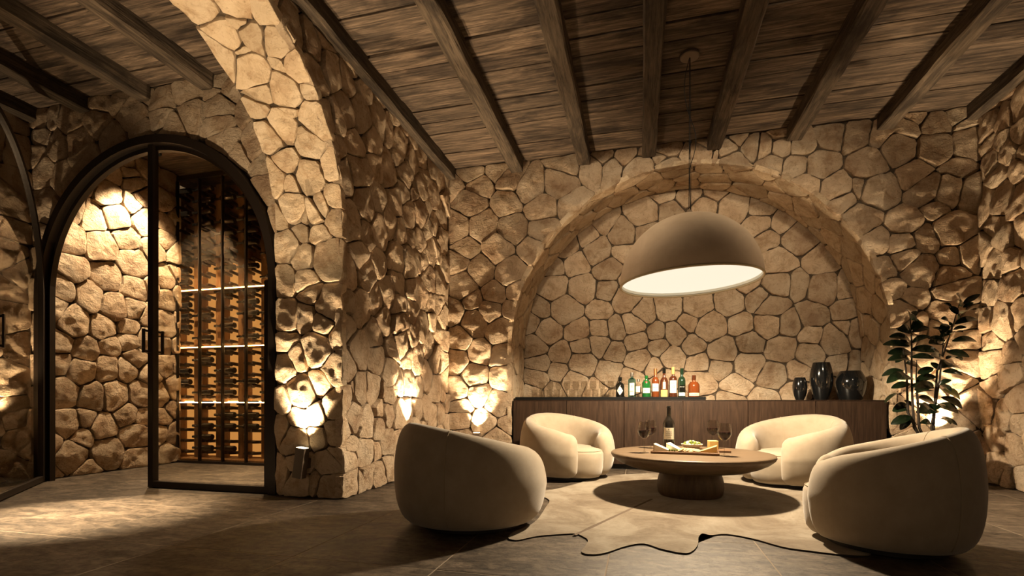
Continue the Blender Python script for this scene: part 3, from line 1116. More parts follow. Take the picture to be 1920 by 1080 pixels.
# ================================================================== CREDENZA IN THE ALCOVE
CX0, CX1 = -1.487, 2.432
cred = thing('credenza', 'long dark walnut credenza fitted inside the arched alcove', 'cabinet', ((CX0 + CX1) / 2, 6.2, 0))
cx = (CX0 + CX1) / 2
box('body', (CX0 - cx, -0.30, 0.06), (CX1 - cx, 0.375, 0.792), 'cabinet_wood', cred)
box('top', (CX0 - cx, -0.325, 0.792), (CX1 - cx, 0.375, 0.800), 'cabinet_wood', cred, 0.002)
box('toe_kick', (CX0 - cx + .03, -0.27, 0.0), (CX1 - cx - .03, 0.37, 0.06), 'plinth_black', cred)
SE = [CX0, -0.839, -0.177, 0.465, 1.132, 1.785, CX1]
for a, b in zip(SE, SE[1:]):
    box('door_panel', (a + .003 - cx, -0.322, 0.065), (b - .003 - cx, -0.300, 0.788), 'cabinet_wood', cred, 0.002)

tray = box('tray', (-1.10, -0.20, 0), (1.10, 0.20, 0.036), 'black_metal', None, 0.003)
tray.location = (-0.385, 6.17, 0.8)
tag(tray, 'long low black tray carrying glasses and liquor bottles on the credenza', 'tray')
TZ = 0.836

for x, rmax, h, rt, rb, word in ((1.735, .074, .252, .052, .040, 'smallest slender glossy black vase, leftmost on the credenza'), (1.950, .114, .415, .082, .060, 'tallest glossy black barrel vase in the middle of three'), (2.235, .149, .318, .098, .105, 'widest squat glossy black round vase nearest the plant')):
    pr = [(0, 0), (rb, 0)]
    for k in range(1, 22):
        q = k / 21
        pr.append((rb + (rmax - rb) * math.sin(PI * min(q / .58, 1) / 2) ** 0.9 if q < .58 else rmax - (rmax - rt) * (1 - math.cos(PI / 2 * (q - .58) / .42)), h * q))
    pr += [(rt - .006, h), (rt - .008, h - .02), (rt - .012, h - .1), (0, h - .12)]
    v_ = lathe('vase', pr, 'ceramic_black', None, (x, 6.24, 0.8), 40)
    tag(v_, word, 'vase', 'black vases on the credenza')


def text_mesh(s, size, mat, parent, loc, rot, name='lettering', width=None):
    cu = bpy.data.curves.new(name, 'FONT')
    cu.body = s
    cu.size = size
    cu.align_x = 'CENTER'
    cu.align_y = 'CENTER'
    cu.extrude = 0.0003
    tmp = bpy.data.objects.new(name, cu)
    COL.objects.link(tmp)
    dg = bpy.context.evaluated_depsgraph_get()
    me = bpy.data.meshes.new_from_object(tmp.evaluated_get(dg))
    bpy.data.objects.remove(tmp)
    bpy.data.curves.remove(cu)
    me.materials.clear()
    if width:
        xs = [v.co.x for v in me.vertices]
        k = width / max(max(xs) - min(xs), 1e-6)
        for v in me.vertices:
            v.co.x *= k
    o = link(name, me, mat, parent, loc)
    o.rotation_euler = rot
    return o


def wrap_label(parent, r, z0, z1, ang, mat, name='label', face=-PI / 2, n=10, diamond=False):
    """paper label that follows the bottle's round side, facing the room"""
    verts, faces = [], []
    for k in range(n + 1):
        q = k / n * 2 - 1
        a = face + ang * q
        if diamond:
            m, hh = (z0 + z1) / 2, (z1 - z0) / 2 * (1 - abs(q)) + 1e-4
            lo, hi = m - hh, m + hh
        else:
            lo, hi = z0, z1
        for rr in (r, r + .0012):
            verts.append((rr * math.cos(a), rr * math.sin(a), lo)); verts.append((rr * math.cos(a), rr * math.sin(a), hi))
    for k in range(n):
        i = k * 4
        faces += [(i + 2, i + 6, i + 7, i + 3), (i, i + 1, i + 5, i + 4), (i + 1, i + 3, i + 7, i + 5), (i, i + 4, i + 6, i + 2)]
    faces += [(0, 2, 3, 1), (n * 4, n * 4 + 1, n * 4 + 3, n * 4 + 2)]
    return link(name, mesh(name, verts, faces), mat, parent)


def liquor(x, y, label, mat, prof, cap, cap_mat, labels, prints=(), seal=None):
    t_ = thing('liquor_bottle', label, 'bottle', (x, y, TZ), 0.0, 'liquor bottles on the black tray')
    lathe('body', prof, mat, t_, seg=24)
    lathe('cap', cap, cap_mat, t_, seg=16)
    for r, z0, z1, ang, m, dia in labels:
        wrap_label(t_, r, z0, z1, ang, m, diamond=dia)
    for s, size, m, z, r, wd in prints:
        text_mesh(s, size, m, t_, (0, -r, z), (PI / 2, 0, 0), width=wd)
    if seal:
        bm = bmesh.new()
        bmesh.ops.create_uvsphere(bm, u_segments=10, v_segments=6, radius=seal[0])
        bm.transform(Matrix.Diagonal((1, 0.35, 1, 1)))
        bm_obj('seal', bm, 'seal_red', t_, (0, -seal[1], seal[2]), True)
    return t_


def bprof(r, hs, hn, rn, h, shoulder=0.03):
    return [(0, 0), (r * .94, 0), (r, .006), (r, hs), (r * .93, hs + shoulder * .35), (r * .62, hs + shoulder * .85), (rn * 1.25, hn - .01), (rn, hn), (rn, h)]


BY = 6.10
liquor(-0.230, BY, 'short black liquor bottle with a white diamond label', 'bottle_black', bprof(.049, .135, .178, .018, .20, .04), [(.022, .196), (.024, .198), (.024, .235), (0, .236)], 'bottle_black', [(.0495, .02, .13, .75, 'label_white', True)], [("HENDRICK'S", .014, 'ink', .075, .0515, .05)])
liquor(-0.092, BY, 'pale blue square-shouldered bottle with a silver cap and white label', 'pale_blue_glass', bprof(.045, .195, .222, .017, .245, .03), [(.020, .24), (.021, .243), (.021, .288), (0, .29)], 'cap_silver', [(.0455, .02, .165, .62, 'label_white', False)], [('SAPPHIRE', .018, 'ink', .065, .048, .034), ('\u00a4', .05, 'ink', .12, .048, None)])
liquor(0.072, BY, 'green bottle with white lower label and red seal on its shoulder', 'bottle_green', bprof(.049, .155, .20, .016, .225, .05), [(.018, .22), (.020, .222), (.020, .250), (0, .252)], 'bottle_green', [(.0495, .045, .105, .9, 'label_white', False)], [('LONDON DRY', .013, 'ink', .075, .052, .055)], (.014, .044, .172))
liquor(0.175, BY, 'copper-topped amber whisky bottle with one white label', 'bottle_amber', bprof(.043, .185, .235, .016, .285, .05), [(.018, .25), (.020, .252), (.020, .33), (0, .332)], 'cap_copper', [(.0435, .065, .155, .9, 'label_white', False)], [('WHISKY', .014, 'ink', .11, .046, .05)])
liquor(0.272, BY, 'brown whisky bottle with a dark cap, oval label and cream base label', 'bottle_brown', bprof(.044, .18, .235, .016, .29, .05), [(.018, .275), (.020, .277), (.020, .335), (0, .337)], 'bottle_black', [(.0445, .0, .082, 1.0, 'label_yellow', False), (.0445, .09, .175, .35, 'label_cream', False)])
liquor(0.372, BY, 'white-labelled whisky bottle marked 12 with a gold neck', 'bottle_brown', bprof(.044, .205, .245, .016, .28, .04), [(.0175, .262), (.019, .265), (.019, .345), (0, .347)], 'label_yellow', [(.0445, .045, .19, .95, 'label_white', False)], [('12', .036, 'ink', .115, .047, None), ('MALT', .014, 'ink', .16, .047, .05)])
liquor(0.468, BY, 'dark green bottle with a black label above a white strip', 'bottle_dark_green', bprof(.042, .18, .24, .016, .28, .06), [(.018, .27), (.020, .272), (.020, .33), (0, .332)], 'bottle_dark_green', [(.0425, .012, .05, .9, 'label_white', False), (.0425, .06, .135, .9, 'bottle_black', False)], [('SINGLE MALT', .013, 'label_white', .115, .045, .05)])
liquor(0.600, BY, 'squat round-shouldered bourbon bottle with cork stopper and low cream label', 'bottle_amber', bprof(.064, .125, .178, .020, .20, .055), [(.024, .196), (.025, .198), (.022, .248), (0, .25)], 'bottle_brown', [(.0645, .012, .045, 1.0, 'label_cream', False)], [('BOURBON', .014, 'ink', .028, .067, .06)])
liquor(-0.02, 6.24, 'clear bottle with a white label standing behind the pale blue one', 'clear_glass', bprof(.043, .13, .17, .016, .19, .03), [(.018, .185), (.018, .215), (0, .216)], 'cap_silver', [(.0435, .06, .13, .8, 'label_white', False)])

tum = [(0, .001), (.033, .001), (.035, .004), (.0375, .092), (.0362, .092), (.033, .012), (0, .010)]
gob = [(0, 0), (.030, .001), (.031, .004), (.006, .009), (.0045, .07), (.010, .080), (.034, .105), (.041, .14), (.036, .195), (.0348, .195), (.0395, .14), (.032, .108), (0, .085)]
tme = lathe_mesh('tumbler', tum, 20); tme.materials.append(MATS['clear_glass'])
gme = lathe_mesh('goblet', gob, 20); gme.materials.append(MATS['clear_glass'])
NTH = ['first', 'second', 'third', 'fourth', 'fifth', 'sixth', 'seventh', 'eighth', 'ninth', 'tenth', 'eleventh']
for k in range(11):
    o = bpy.data.objects.new('tumbler', tme)
    o.location = (-1.262 + 0.093 * k, 6.07 + (0.006 if k % 2 else 0), TZ)
    COL.objects.link(o)
    tag(o, f'low clear tumbler in the front row on the tray, {NTH[k]} from the left end', 'glass', 'tumblers in the front row')
for k in range(9):
    o = bpy.data.objects.new('stemmed_glass', gme)
    o.location = (-1.20 + 0.107 * k, 6.22, TZ)
    COL.objects.link(o)
    tag(o, f'tall clear stemmed glass behind the tumblers, {NTH[k]} from the left end', 'glass', 'stemmed glasses in the back row')

# ================================================================== TUB CHAIRS
PHM = R(146)


def chair_profile(phi, grow=1.0):
    """closed outline of the padded shell at angle phi from the back: (radius, z)"""
    k = (1 - math.cos(phi)) / 2
    h = 0.655 - 0.185 * k ** 0.9 - 0.05 * max(0, (k - .75) / .25) ** 2
    pts = [(0.400, .028), (0.446, .07), (0.476, .145), (0.490, .24), (0.494, .36 * h / .655 + .01), (0.484, .72 * h), (0.466, .86 * h), (0.436, .955 * h),
           (0.392, h), (0.346, .965 * h), (0.316, .88 * h), (0.300, .76 * h), (0.296, .58 * h), (0.300, .36 * h), (0.305, .13), (0.31, .04)]
    return pts, h


def smooth_closed(p, it=2):
    for _ in range(it):
        q = []
        for i in range(len(p)):
            a, b = p[i], p[(i + 1) % len(p)]
            q.append((a[0] * .75 + b[0] * .25, a[1] * .75 + b[1] * .25))
            q.append((a[0] * .25 + b[0] * .75, a[1] * .25 + b[1] * .75))
        p = q
    return p


def make_shell():
    verts, faces = [], []
    N = 64
    cap = 7
    rows = []
    for k in range(-cap, N + 1 + cap):
        if k < 0:
            q = -k / cap; phi = -PHM
        elif k > N:
            q = (k - N) / cap; phi = PHM
        else:
            q = 0; phi = -PHM + 2 * PHM * k / N
        pr, h = chair_profile(phi)
        pr = smooth_closed(pr, 1)
        cr, cz = .395, h * .47
        f = math.sqrt(max(0, 1 - q * q)) if q else 1
        ext = q * 0.095 / .4 * (1 if phi > 0 else -1)
        row = []
        for r, z in pr:
            rr, zz = cr + (r - cr) * f, cz + (z - cz) * (f ** .42 if q < 1 else 0)
            a = phi + ext
            row.append((rr * math.sin(a), -rr * math.cos(a), zz))
        rows.append(row)
    m = len(rows[0])
    for r in rows:
        verts += r
    for i in range(len(rows) - 1):
        for j in range(m):
            j2 = (j + 1) % m
            faces.append((i * m + j, i * m + j2, (i + 1) * m + j2, (i + 1) * m + j))
    faces.append(tuple(range(m)))
    faces.append(tuple(range((len(rows) - 1) * m, len(rows) * m))[::-1])
    me = mesh('shell', verts, faces, True)
    me.materials.append(MATS['upholstery'])
    return me


def make_seat():
    """thick seat: follows the shell inside, comes forward round between the arms"""
    verts, faces = [], []
    N = 48
    levels = [(.90, .032), (.955, .06), (.985, .12), (1.0, .20), (.995, .262), (.965, .290), (.90, .305), (.70, .316), (.4, .322), (.12, .324)]
    for sc, z in levels:
        for k in range(N):
            a = 2 * PI * k / N
            x, y = .315 * math.sin(a), -.31 * math.cos(a)
            if y > 0:
                y *= 1.52
                x *= 1.0 - .10 * (y / .47) ** 2
            verts.append((x * sc, .0 + y * sc, z))
    L = len(levels)
    for i in range(L - 1):
        for k in range(N):
            k2 = (k + 1) % N
            faces.append((i * N + k, i * N + k2, (i + 1) * N + k2, (i + 1) * N + k))
    faces.append(tuple(range(N))[::-1])
    faces.append(tuple(range((L - 1) * N, L * N)))
    me = mesh('seat', verts, faces, True)
    me.materials.append(MATS['upholstery'])
    return me


SHELL, SEAT = make_shell(), make_seat()
PLINTH = lathe_mesh('plinth', [(0, 0), (.335, 0), (.335, .034), (0, .034)], 40, False)
PLINTH.materials.append(MATS['plinth_black'])
SEAMS = []
for ph in (-48, 48):
    pr, h = chair_profile(R(ph))
    pr = smooth_closed(pr, 1)
    pts = [((r + (.0015 if k < 18 else 0)) * math.sin(R(ph)) * 1.002, -(r + .0012) * math.cos(R(ph)), z + .001) for k, (r, z) in enumerate(pr)][1:26]
    m = tube_mesh('seam', pts, .0022, 6)
    m.materials.append(MATS['piping'])
    SEAMS.append(m)
pts = []
for k in range(49):
    a = 2 * PI * k / 48
    x, y = .315 * math.sin(a), -.31 * math.cos(a)
    if y > 0:
        y *= 1.52; x *= 1.0 - .10 * (y / .47) ** 2
    pts.append((x * .967, y * .967, .291))
PIPE = tube_mesh('piping', pts[:-1], .0035, 6, True)
PIPE.materials.append(MATS['piping'])

TABLE = Vector((0.405, 4.43, 0))
RUG = 0.010
CHAIRS = [
    ((-1.07, 3.115), 46, 'cream rounded tub chair seen from behind, nearest the open stone arch'),
    ((1.31, 3.19), -298, 'cream rounded tub chair turned away, nearest the plain wall past the plant'),
    ((-0.74, 5.22), -122, 'cream rounded tub chair facing out, in front of the tray end of the credenza'),
    ((1.40, 5.28), 128, 'cream rounded tub chair facing out, in front of the black vases'),
]
# turn: degrees that the seat's open front (local +y) is turned from +Y (towards the back wall), clockwise positive is towards +X
TURN = (47, -70, 136, -132)
for (pos, _, lab), tr in zip(CHAIRS, TURN):
    ch = thing('tub_chair', lab, 'chair', (pos[0], pos[1], RUG), -R(tr), 'cream tub chairs round the low table')
    for nm, me in (('shell', SHELL), ('seat', SEAT), ('plinth', PLINTH), ('seam', SEAMS[0]), ('seam', SEAMS[1]), ('piping', PIPE)):
        o = bpy.data.objects.new(nm, me)
        o.parent = ch
        COL.objects.link(o)
    if pos[1] == 3.19:
        ch.scale = (.84, .84, 1.0)

# ================================================================== RUG
px = [(953, 1010), (958, 1014), (973, 1015), (1007, 1008), (1040, 1005), (1077, 1003), (1090, 1007), (1102, 1015), (1097, 1027), (1090, 1037), (1103, 1042), (1133, 1040), (1173, 1027), (1207, 1022), (1240, 1032), (1280, 1040), (1297, 1037), (1308, 1025), (1310, 1010), (1317, 1003), (1333, 1006), (1363, 1004), (1413, 1013), (1467, 1028), (1513, 1035), (1580, 1043), (1623, 1045), (1633, 1041), (1618, 1030), (1600, 1000), (1585, 975), (1590, 950), (1600, 930), (1590, 918), (1555, 912), (1510, 914), (1470, 908), (1430, 894), (1400, 893), (1340, 889), (1290, 888), (1240, 888), (1187, 890), (1160, 892), (1110, 899), (1090, 906), (1045, 918), (1020, 922), (1014, 930), (1030, 940), (1022, 955), (1007, 977), (987, 990), (963, 1000)]
outl = [on_z(a, b) for a, b in px]
dens = []
for k in range(len(outl)):                          # round the outline
    p0, p1, p2, p3 = (outl[(k + q) % len(outl)] for q in (-1, 0, 1, 2))
    for q in range(4):
        t_ = q / 4
        dens.append(0.5 * ((2 * p1) + (p2 - p0) * t_ + (2 * p0 - 5 * p1 + 4 * p2 - p3) * t_ ** 2 + (3 * p1 - p0 - 3 * p2 + p3) * t_ ** 3))
cen = Vector((0.35, 4.3, 0))
bm = bmesh.new()
top = [bm.verts.new((p.x - cen.x, p.y - cen.y, 0.0085)) for p in dens]
bot = [bm.verts.new((p.x - cen.x, p.y - cen.y, 0.0)) for p in dens]
f = bm.faces.new(top)
n = len(top)
for k in range(n):
    g = bm.faces.new((top[k], bot[k], bot[(k + 1) % n], top[(k + 1) % n]))
    g.material_index = 1
bm.faces.new(bot[::-1])
bmesh.ops.triangulate(bm, faces=[f])
rug = bm_obj('cowhide_rug', bm, ['cowhide', 'hide_edge'], None, (cen.x, cen.y, 0.0005))
tag(rug, 'pale cream cowhide rug spread on the stone floor under the low table', 'rug')
a_, b_ = on_z(1077, 1006), on_z(1222, 938)
sp = []
for k in range(13):
    q = k / 12
    p = a_.lerp(b_, q)
    sp.append((p.x - cen.x, p.y - cen.y, 0.0088))
verts, faces = [], []
dx = (b_ - a_).normalized().cross(Vector((0, 0, 1)))
for k, p in enumerate(sp):
    wd = .012 + .006 * noise.noise(Vector((k * 1.7, 0, 0)))
    verts += [(p[0] - dx.x * wd, p[1] - dx.y * wd, 0.0086), (p[0], p[1], 0.0110), (p[0] + dx.x * wd, p[1] + dx.y * wd, 0.0086)]
for k in range(12):
    i = k * 3
    faces += [(i, i + 1, i + 4, i + 3), (i + 1, i + 2, i + 5, i + 4)]
link('spine_ridge', mesh('spine_ridge', verts, faces, True), 'spine_hair', rug)

# ================================================================== COFFEE TABLE
TT = 0.36
tab = thing('coffee_table', 'round dark wood coffee table on a squat mushroom pedestal', 'table', (TABLE.x, TABLE.y, RUG))
z = TT - RUG
lathe('tabletop', [(0, z - .135), (.40, z - .135), (.47, z - .122), (.54, z - .098), (.60, z - .068), (.638, z - .036), (.648, z - .018), (.646, z - .006), (.640, z), (.60, z - .0005), (0, z - .0005)], 'table_wood', tab, seg=72, angle=50)
lathe('pedestal', [(0, 0), (.245, 0), (.258, .02), (.266, .07), (.262, .12), (.250, .165), (.228, z - .134), (0, z - .134)], 'table_base_wood', tab, seg=48, angle=60)


def wine_glass(p, label):
    g = thing('wine_glass', label, 'wine glass', (p.x, p.y, TT), 0, 'wine glasses on the low table')
    k = 1.0
    lathe('bowl', [(.004, .118), (.018, .121), (.040, .142), (.053, .172), (.0535, .190), (.049, .225), (.043, .258), (.0420, .258), (.048, .225), (.0522, .190), (.0515, .172), (.039, .145), (.017, .124), (0, .122)], 'clear_glass', g, seg=28)
    lathe('stem', [(0, .0), (.040, .0), (.041, .003), (.012, .009), (.0055, .02), (.0042, .06), (.0055, .108), (.006, .119), (0, .119)], 'clear_glass', g, seg=20)
    lathe('wine', [(0, .1235), (.016, .125), (.038, .1465), (.0505, .1725), (.0512, .189), (0, .189)], 'red_wine', g, seg=28)
    return g


wine_glass(on_z(1208, 849, TT), 'tall stemmed glass of red wine, front one of the pair before the dark bottle')
wine_glass(on_z(1220, 840.5, TT), 'tall stemmed glass of red wine half hidden behind another, beside the dark bottle')
wine_glass(on_z(1337, 841.5, TT), 'tall stemmed glass of red wine behind the end of the cheese board')
wine_glass(on_z(1358, 855, TT), 'tall stemmed glass of red wine alone at the table edge past the yellow cheese')

p = on_z(1254, 844.5, TT)
wb = thing('red_wine_bottle', 'dark red wine bottle with a cream printed label on the low table', 'bottle', (p.x, p.y, TT))
lathe('body', [(0, .004), (.03, 0), (.046, .002), (.049, .008), (.0495, .225), (.046, .248), (.034, .272), (.021, .292), (.0175, .305), (.0175, .37), (0, .37)], 'wine_bottle_dark', wb, seg=32)
lathe('capsule', [(.0180, .305), (.0186, .306), (.0186, .368), (.0195, .370), (.0195, .382), (.017, .386), (0, .386)], 'bottle_black', wb, seg=24)
fa = math.atan2(-p.y, -p.x)
lb = wrap_label(wb, .0497, .10, .200, .95, 'label_cream', face=fa)
dv = Vector((math.cos(fa), math.sin(fa), 0))
for s_, sz, zz, wd in (('\u2766', .016, .186, None), ('TINTO', .017, .166, .05), ('VINO', .02, .150, .052), ('RESERVA', .014, .134, .054), ('1998', .010, .116, .03)):
    text_mesh(s_, sz, 'ink', wb, (dv.x * .0515, dv.y * .0515, zz), (PI / 2, 0, fa + PI / 2), width=wd)

# ---- cheese boards and what lies on them
ba = R(-8)
p = on_z(1284, 848, TT + .012)
board = thing('cheese_board', 'long thin brown wooden board with cheeses near the table edge', 'board', (p.x, p.y, TT), ba)
box('board', (-.262, -.085, 0), (.262, .085, .020), 'board_wood', board, .004)
BZ = TT + .020
Mb = Matrix.Translation((p.x, p.y, BZ)) @ Matrix.Rotation(ba, 4, 'Z')
p2 = on_z(1306, 843.5, TT + .012)
board2 = thing('serving_board', 'second wooden board half hidden behind the cheeses, carrying the olive bowl', 'board', (p2.x, p2.y + .03, TT), R(-4))
box('board', (-.27, -.095, 0), (.27, .095, .018), 'board_wood', board2, .004)


def wedge(name, lab, x, y, L, W, H, rot, mat, rind, parent_m=Mb, taper=0.0):
    """wedge of cheese: full height at the rind end, sloping to a thin nose"""
    loc = parent_m @ Vector((x, y, 0))
    t_ = thing(name, lab, 'cheese', loc, rot, 'cheeses on the board')
    bm = bmesh.new()
    vs = [bm.verts.new(q) for q in ((-L / 2, -W / 2, 0), (L / 2, -W * .30, 0), (L / 2, W * .30, 0), (-L / 2, W / 2, 0), (-L / 2, -W / 2, H), (L / 2, -W * .30, H * taper + .006), (L / 2, W * .30, H * taper + .006), (-L / 2, W / 2, H))]
    for q in ((0, 3, 2, 1), (4, 5, 6, 7), (0, 1, 5, 4), (1, 2, 6, 5), (2, 3, 7, 6), (3, 0, 4, 7)):
        bm.faces.new([vs[i] for i in q])
    bmesh.ops.bevel(bm, geom=list(bm.edges), offset=.003, segments=1, affect='EDGES')
    bm_obj('wedge', bm, mat, t_)
    bm = bmesh.new()
    add_box(bm, (-L / 2 - .004, -W / 2, 0), (-L / 2, W / 2, H), .0015)
    bm_obj('rind', bm, rind, t_)
    return t_


wedge('soft_cheese', 'white wedge of soft cheese with brown rind at the bottle end of the board', -.175, -.005, .125, .09, .058, R(-12), 'cheese_white', 'cheese_rind')
wedge('blue_cheese', 'white blue-veined wedge of cheese behind the cracker fan', -.075, .035, .12, .075, .062, R(-30), 'cheese_blue', 'cheese_white')
wedge('hard_cheese', 'long yellow wedge of hard cheese at the far end of the board', .175, -.005, .13, .085, .056, R(172), 'cheese_yellow', 'cheese_yellow')
M2 = Matrix.Translation((p2.x, p2.y + .03, TT + .018)) @ Matrix.Rotation(R(-4), 4, 'Z')
t_ = thing('cheese_block', 'small upright block of yellow cheese beside the olive bowl', 'cheese', M2 @ Vector((.135, .0, 0)), R(10), 'cheeses on the board')
box('block', (-.038, -.03, 0), (.038, .03, .075), 'cheese_yellow', t_, .004)
box('rind', (-.038, .03, 0), (.038, .033, .075), 'cheese_rind', t_, .001)
crm = lathe_mesh('cracker', [(0, 0), (.033, 0), (.035, .002), (.034, .0045), (0, .006)], 16)
crm.materials.append(MATS['cracker'])
for k in range(7):
    o = bpy.data.objects.new('cracker', crm)
    o.location = Mb @ Vector((-.035 + .021 * k, -.035 + .004 * (k % 2), .004 + .008))
    o.rotation_euler = (R(6), R(-26 + 2 * k), R(15 * k))
    COL.objects.link(o)
    tag(o, f'thin round brown cracker, {NTH[k]} in the fan between the cheeses', 'cracker', 'crackers fanned on the board')
for k in range(4):
    o = lathe('olive', [(0, -.011), (.007, -.008), (.0095, 0), (.007, .008), (0, .011)], 'olive_green', None, Mb @ Vector((-.115 + .02 * k, -.052 + .007 * (k % 2), .0095)), 10)
    tag(o, f'green olive lying loose on the board, {NTH[k]} before the cheese wedges', 'olive', 'loose olives on the board')
q = M2 @ Vector((-.035, .0, 0))
bowl = lathe('olive_bowl', [(0, 0), (.05, 0), (.055, .004), (.085, .030), (.090, .042), (.086, .043), (.08, .032), (.05, .010), (0, .008)], 'bowl_cream', None, q, 28)
tag(bowl, 'shallow cream bowl heaped with green olives behind the cheeses', 'bowl')
ro = random.Random(9)
om = lathe_mesh('olive', [(0, -.012), (.008, -.009), (.0105, 0), (.008, .009), (0, .012)], 10)
om.materials.append(MATS['olive_green'])
om2 = om.copy(); om2.materials.clear(); om2.materials.append(MATS['cheese_white'])
for k in range(26):
    a, r_ = k * 2.4, .068 * math.sqrt((k + .5) / 26)
    o = bpy.data.objects.new('olive', om2 if k % 4 == 0 else om)
    o.location = q + Vector((r_ * math.cos(a), r_ * math.sin(a), .040 + .022 * (1 - (r_ / .07) ** 2) + ro.uniform(-.002, .003)))
    o.rotation_euler = (ro.uniform(0, 3), ro.uniform(0, 3), 0)
    COL.objects.link(o)
    tag(o, 'white cheese cube-like bite among the green olives in the bowl' if k % 4 == 0 else 'small green olive heaped in the cream bowl', 'snack' if k % 4 == 0 else 'olive', 'white bites in the olive bowl' if k % 4 == 0 else 'olives in the bowl')

# ================================================================== PENDANT LAMP
LP = Vector((0.40, 4.42, 1.79))
LR = 0.565
pend = thing('pendant_lamp', 'huge brown dome pendant lamp with white inside, hung over the low table', 'lamp', (LP.x, LP.y, LP.z))
tilt = bpy.data.objects.new('shade', None)
pr = []
for k in range(29):
    a = PI / 2 * k / 28
    pr.append((LR * math.cos(a), LR * 0.965 * math.sin(a)))
shade = lathe('shade', [(LR, -0.012)] + pr[:-1] + [(0, LR * .965)], 'shade_outer', pend, seg=72, angle=None)
lin = lathe('lining', [((LR - .012) * math.cos(PI / 2 * k / 28), (LR * .965 - .012) * math.sin(PI / 2 * k / 28)) for k in range(28)] + [(0, LR * .965 - .012)], 'shade_inner', shade, seg=72, angle=None)
rim = tube('rim', [((LR - .004) * math.cos(2 * PI * k / 72), (LR - .004) * math.sin(2 * PI * k / 72), -.010) for k in range(72)], .010, 'shade_rim', shade, 8, True)
shade.rotation_euler = (0, -R(1.8), 0)
bpy.data.objects.remove(tilt)
CZ = ZC - 0.006
lathe('canopy', [(0, CZ - LP.z), (.075, CZ - LP.z), (.078, CZ - .004 - LP.z), (.078, CZ - .022 - LP.z), (.070, CZ - .028 - LP.z), (0, CZ - .028 - LP.z)][::-1], 'fixture_metal', pend, seg=28)
lathe('finial', [(.03, LR - .004), (.028, LR + .012), (.012, LR + .03), (0, LR + .031)], 'fixture_metal', pend, seg=16)
zt = CZ - .028 - LP.z
tube('suspension_wire', [(0.0, 0, zt), (-.004, 0, LR + .02)], .0028, 'black_metal', pend, 6)
tube('suspension_wire', [(0.006, 0, zt), (.012, 0, LR + .02)], .0022, 'black_metal', pend, 6)
cord = []
for k in range(31):
    q = k / 30
    zz = zt + (LR + .03 - zt) * q
    cord.append((-.040 * math.sin(PI * min(q / .38, 1)) if q < .38 else .052 * math.sin(PI * (q - .38) / .34) ** 1.0 if q < .72 else .008 * (q - .72) / .28, .006, zz))
tube('power_cord', cord, .0032, 'black_metal', pend, 6)
o = lathe('diffuser', [(0, .022), (LR - .014, .022), (LR - .014, .026), (0, .026)], 'diffuser_glow', pend, seg=72)
o.rotation_euler = shade.rotation_euler
o['label'] = 'round glowing cream diffuser'
pl = bpy.data.lights.new('pendant_light', 'SPOT')
pl.energy = P_PENDANT
pl.color = SOFT
pl.spot_size = R(168)
pl.spot_blend = 0.36
pl.shadow_soft_size = 0.06
po = bpy.data.objects.new('pendant_light', pl)
po.location = (0, 0, -0.03)
po.parent = pend
COL.objects.link(po)


# ================================================================== WALL UPLIGHTS
def uplight(x, y, ztop, nx, ny, watts, label, size=78, lean=0.09, tilt=0.0, blend=0.55, color=WARM):
    """square bronze box on a stone wall, open at the top; (nx, ny) points out of the wall"""
    ang = math.atan2(ny, nx) + PI / 2
    f = thing('wall_uplight', label, 'lamp', (x, y, ztop), ang)
    M = Matrix.Rotation(R(tilt), 4, 'Y')
    bm = bmesh.new()
    w_, d_, h_ = .042, .034, .245
    add_box(bm, (-w_, -.085 - 2 * d_ + .068, -h_), (w_, -.085 + .068, -.0), .003)
    bm.transform(M)
    bm_obj('housing', bm, 'fixture_metal', f)
    box('lens', (-w_ + .008, -.085, .0), (w_ - .008, -.034 + .01, .003), 'lens_glow', f, 0.0, M)
    box('bracket', (-.02, -.02, -.17), (.02, .03, -.09), 'fixture_metal', f)
    bpy.context.view_layer.update()
    loc = Vector((x, y, ztop)) + Vector((nx, ny, 0)) * .075 + Vector((0, 0, .02))
    aim = loc + Vector((-nx * lean, -ny * lean, 1.0))
    spot('uplight_beam', loc, aim, watts, color, size, blend, 0.02, f)
    return f


uplight(-2.63, 3.555 - .012, 0.415, 0, -1, P_PIER, 'square bronze uplight on the arch pier beside the glass door', tilt=8)
uplight(XL + .012, 4.72, 0.50, 1, 0, P_LEFT, 'square bronze uplight on the side wall behind the near chair')
uplight(-1.93, YB - .012, 0.40, 0, -1, P_BACK, 'square bronze uplight on the back wall between corner and alcove')
uplight(2.86, YB - .012, 0.43, 0, -1, P_PLANT, 'square bronze uplight on the back wall behind the potted plant')
uplight(XR - .012, 4.45, 0.42, -1, 0, P_RIGHT, 'square bronze uplight low on the wall past the plant', size=66)
uplight(-2.63, 1.255 + .012, 0.415, 0, 1, P_NEAR, 'square bronze uplight on the near pier of the stone arch', size=60, lean=-0.62)
uplight(XCW + .012, 3.22, 0.42, 1, 0, P_CORR, 'square bronze uplight on the outer corridor wall', size=80)


def downlight(x, y, watts, label, aim=(0, 0), size=50, blend=0.5):
    f = thing('ceiling_spot', label, 'lamp', (x, y, ZC - .012))
    lathe('can', [(.045, 0), (.045, -.07), (.038, -.075), (.034, -.07), (.034, -.02), (0, -.02)], 'black_metal', f, seg=20)
    lathe('lens', [(0, -.035), (.033, -.035)], 'lens_glow', f, seg=20)
    bpy.context.view_layer.update()
    spot('ceiling_beam', (x, y, ZC - .10), (x + aim[0], y + aim[1], 0), watts, WARM, size, blend, 0.03, f)


